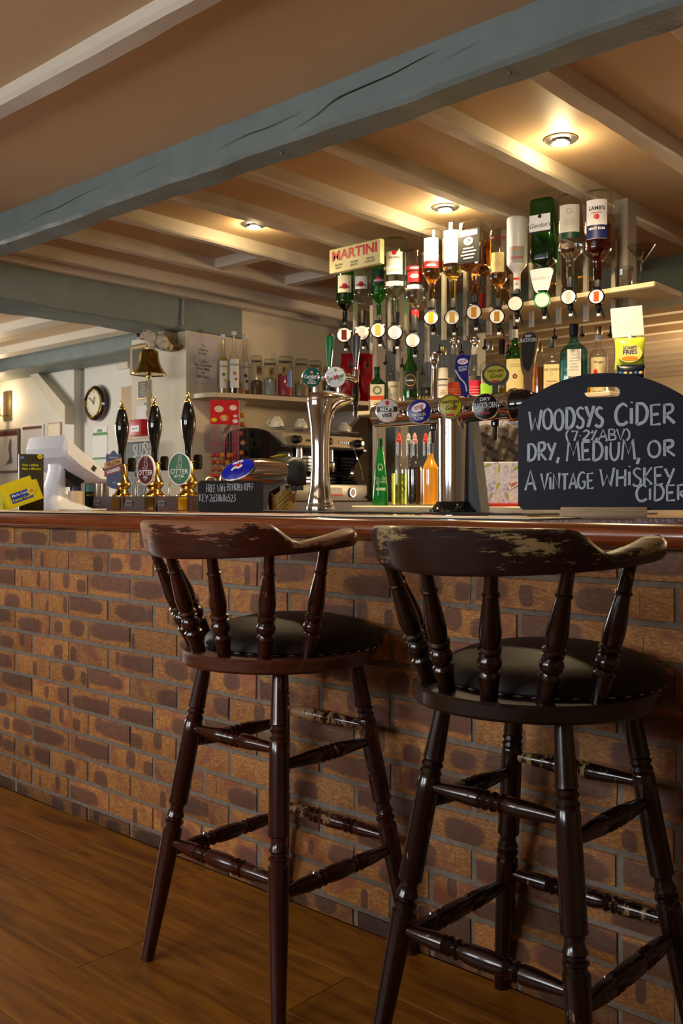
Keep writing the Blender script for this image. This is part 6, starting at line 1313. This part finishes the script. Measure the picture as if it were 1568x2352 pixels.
o = obj('name_strip', MB().bbox(-.028, .028, -.004, 0, -.007, .007, .001, 1), flatmat('4a443c', .4), None, (onP(338, 927).x, YP - .001, onP(338, 927).z)); tag(o, 'tiny dark name strip on the white pillar', 'plaque')
a, b = onP(314, 933), onP(342, 962); o = obj('pinned_paper', MB().bbox(-(b.x-a.x)/2, (b.x-a.x)/2, -.002, 0, -(a.z-b.z)/2, (a.z-b.z)/2, .0005, 1), PAPER, None, ((a.x+b.x)/2, YP - .001, (a.z+b.z)/2)); tag(o, 'small white paper pinned above the red call point', 'paper')
a, b = onP(311, 966), onP(340, 1001); hw, hh = (b.x-a.x)/2, (a.z-b.z)/2
t = thing('fire_call_point', 'red fire alarm call point on the white pillar', 'fire alarm', ((a.x+b.x)/2, YP - .001, (a.z+b.z)/2))
obj('case', MB().bbox(-hw, hw, -.05, 0, -hh, hh, .006, 2), RED, t); obj('glass_panel', MB().box(-hw*.65, hw*.65, -.052, -.05, -hh*.5, hh*.25), WHITE, t)
m = MB(); [disc(m, flat(-.053), dx*hw, -hh*.12, hw*.08, None, 10) for dx in (-.3, 0, .3)]; obj('press_mark', m, INK, t, sharp=0)
# slush chalkboard leaning behind the pumps
a, b = onP(286, 1018, 1.72), onP(350, 1148, 1.72)
t = thing('menu_chalkboard', 'framed slush menu chalkboard standing behind the pumps', 'chalkboard', ((a.x+b.x)/2, 1.72, b.z), 0)
hw, hh = (b.x-a.x)/2, (a.z-b.z)
obj('board', MB().bbox(-hw, hw, 0, .012, 0, hh, .003, 1), mat('menu_slate', C('35363a'), .6, var=.15, scale=9), t); obj('top_rail', MB().bbox(-hw, hw, -.006, .016, hh, hh + .022, .003, 1), PALEWOOD, t)
obj('stand_leg', MB().box(-hw*.8, -hw*.7, .012, .03, -(b.z - 1.0), hh*.5).box(hw*.7, hw*.8, .012, .03, -(b.z - 1.0), hh*.5), PALEWOOD, t)
m = MB(); f = flat(-.0012); handwrite(m, f, 'SLUSH', -hw*.35, hh*.76, .075, .016, .6, .05, 31)
handwrite(m, f, 'our f', -hw*.3, hh*.54, .06, .006, .75, .05, 32); handwrite(m, f, 'Kola Kube', -hw*.85, hh*.38, .055, .006, .75, .05, 33); handwrite(m, f, 'Raspbery', -hw*.5, hh*.23, .055, .006, .75, .05, 34); handwrite(m, f, '1.80 each', -hw*.5, hh*.08, .055, .006, .75, .05, 35); handwrite(m, f, 'or', -hw*.1, hh*.0, .04, .005, .75, .05, 36)
obj('chalk_lettering', m, mat('chalk_soft', C('c9c9c4'), .9), t, sharp=0)
o = obj('pump_back_shelf', MB().box(-5.1, XW - .0, 1.5, 1.9, .0, .998), DARKWOOD); tag(o, 'dark wooden shelf behind the pumps below the menu board', 'shelf')

# ================================================================ left room: clock, certificate, sconce, frames, mugs
YC = 2.95; p = atY(227, 927, YC - .001); s = mpp(p); R_ = 41.5*s
t = thing('round_clock', 'round wall clock with dark rim and brass bezel', 'clock', p)
Mf = Matrix.Rotation(pi/2, 4, 'X')
obj('rim', MB().lathe([(R_*.97,0),(R_,.01),(R_*.96,.045),(R_*.86,.06),(R_*.8,.05)], 48, Mf, True, False), mat('clock_rim', C('2a140c'), .15, coat=.5), t)
obj('bezel', MB().lathe([(R_*.83,.052),(R_*.82,.064),(R_*.76,.07),(R_*.7,.056)], 48, Mf, False, False), BRASS, t)
f0 = obj('dial', MB().lathe([(R_*.74,.05),(R_*.002,.0505)], 48, Mf, False, True), CREAM, t)
m = MB(); fd = flat(-.053)
for k in range(12): a = radians(30*k); put_text(m, fd, ('XII','I','II','III','IIII','V','VI','VII','VIII','IX','X','XI')[k], R_*.6*sin(a), R_*.6*cos(a), R_*.13, -30*k, xs=.8)
obj('numerals', m, INK, f0, sharp=0)
for ang, ln, w_ in ((18, .36, .035), (-52, .55, .025)):
    a = radians(ang); m = MB(); stroke(m, flat(-.056), [(-.08*R_*sin(a), -.08*R_*cos(a)), (ln*R_*sin(a), ln*R_*cos(a))], w_*R_*1.6); obj('hand', m, INK, t, sharp=0)
p = atY(230, 1017, YC - .001); hw, hh = 26*s*1.1, 38*s
t = thing('hygiene_certificate', 'white certificate with green bands under the clock', 'certificate', p)
obj('sheet', MB().box(-hw, hw, -.003, 0, -hh, hh), PAPER, t); m = MB().box(-hw, hw, -.0042, -.003, hh*.45, hh*.62); obj('green_band', m, flatmat('5f9460'), t); obj('green_foot', MB().box(-hw, hw, -.0042, -.003, -hh, -hh*.88), flatmat('5f9460'), t); obj('green_logo', MB().box(-hw*.35, hw*.3, -.0042, -.003, hh*.65, hh*.82), flatmat('5f9460'), t)
o = obj('electric_box', MB().bbox(-.08, .08, -.03, 0, -.05, .05, .003, 1), WALLC, None, (atY(287, 835, YC).x, YC - .001, atY(287, 835, YC).z)); tag(o, 'flat cream trunking box high on the clock wall', 'electrical box')
struct('door_1', MB().box(atY(288, 900, YC).x, atY(303, 900, YC).x + .4, YC - .04, YC, 0, 1.97), mat('door_tan', C('b59a72'), .5), 'tan door frame beside the clock wall')
# sconce
YL = 2.87; p = atY(18, 932, YL - .001); s = mpp(p)
t = thing('candle_sconce', 'wall lamp with candle bulb on an antique brass plate', 'wall lamp', p)
obj('back_plate', MB().bbox(-18*s, 19*s, -.012, 0, -33*s, 33*s, .004, 1), mat('antique_plate', C('8a7a54'), .3, .8), t)
obj('arm', MB().tube(catmull([(0,-.012,-.09),(0,-.07,-.1),(0,-.09,-.06)], 4), .006, 8), GOLD, t)
obj('candle_sleeve', MB().lathe([(.014,-.07),(.014,-.005)], 14, Matrix.Translation((0,-.09,0))), CREAM, t)
obj('candle_bulb', MB().lathe([(.008,-.004),(.016,.015),(.018,.03),(.012,.055),(.002,.075)], 16, Matrix.Translation((0,-.09,0))), mat('candle_glow', (1,.75,.45), .4, emit=14), t)
l = bpy.data.lights.new('sconce_light', 'POINT'); l.energy = 6; l.color = (1,.7,.4); l.shadow_soft_size = .02; o = bpy.data.objects.new('sconce_light', l); COL.objects.link(o); o.parent = t; o.location = (0, -.12, .03)
# framed prints behind the till
t, hw, hh, th = plaque('framed_print', 'framed black and white print with dark red header, far left wall', 'picture', 2, 47, 988, 1085, YL, mat('frame_grey', C('5c5146'), .4), flatmat('c9c4c4'), .02, .02)
obj('header_band', MB().box(-hw + .022, hw - .022, -th - .002, -th - .001, hh*.68, hh*.9), flatmat('54141c'), t)
m = MB(); poly(m, flat(-th - .0025), catmull([(-hw*.3,-hh*.65),(hw*.1,-hh*.3),(hw*.0,.1*hh),(hw*.15,hh*.5),(hw*.3,hh*.5),(hw*.32,-.2*hh),(hw*.45,-hh*.55)], 3)); obj('figure', m, flatmat('5e5c5e'), t, sharp=0)
t, hw, hh, th = plaque('framed_print', 'framed print mostly hidden behind the till', 'picture', 52, 102, 978, 1080, YL, PAPER, flatmat('cfc8c4'), .02, .012); obj('header_band', MB().box(-hw + .022, hw - .022, -th - .002, -th - .001, hh*.8, hh*.93), flatmat('6a3a3a'), t)
plaque('framed_print', 'small pale framed card above the till', 'picture', 112, 142, 972, 1060, YL, PALEWOOD, CREAM, .012, .012)
# counter and mugs behind the till
o = obj('left_back_counter', MB().bbox(-6.2, -4.2, 1.08, 1.45, .0, 1.0, .004, 1), DARKWOOD); tag(o, 'dark wooden back counter between till and pumps', 'counter')
p = atY(172, 1150, 1.15); s = mpp(p); t = thing('coffee_mug', 'cream mug standing behind the till', 'mug', (p.x, 1.15, 1.0005), face_cam(p))
hM = 36*s; obj('cup', MB().lathe([(17*s,0),(19*s,.004),(19*s,hM),(17*s,hM),(16*s,.01),(.001,.008)], 24), flatmat('dcc3a0', .3), t); obj('handle', MB().tube(catmull([(-18*s,0,hM*.8),(-27*s,0,hM*.7),(-27*s,0,hM*.3),(-18*s,0,hM*.2)], 4), .004, 7), flatmat('dcc3a0', .3), t)
p = atY(172, 1120, 1.24); t = thing('drinks_can', 'purple banded tin behind the cream mug', 'tin', (p.x, 1.24, 1.0005)); obj('tin', MB().lathe([(.032,0),(.034,.004),(.034,.125),(.032,.13)], 24), flatmat('3c3450', .3), t); obj('band', MB().lathe([(.0345,.04),(.0345,.09)], 24, None, False, False), flatmat('8a7a9c', .3), t)
p = atY(207, 1120, 1.28); t = thing('drink_carton', 'dark printed carton beside the cream mug', 'carton', (p.x, 1.28, 1.0005), face_cam(p)); obj('carton', MB().bbox(-.03, .03, 0, .06, 0, .14, .002, 1), flatmat('1f2a24', .4), t); obj('yellow_print', MB().box(-.02, .026, -.001, 0, .06, .068), flatmat('c8b83a'), t); obj('blue_print', MB().box(-.024, .024, -.001, 0, .085, .125), flatmat('5a8a8a'), t)
for i, px in enumerate((226, 238)):
    p = atY(px, 1110, 1.3); o = obj('steel_canister', MB().lathe([(.026,0),(.028,.004),(.028,.21),(.02,.215)], 24), mat('canister', (.55,.48,.38), .25, .9), None, (p.x, 1.3, 1.0005)); tag(o, ('left' if i == 0 else 'right') + ' tall steel canister behind the yellow banded pump clip', 'canister', 'steel canisters')
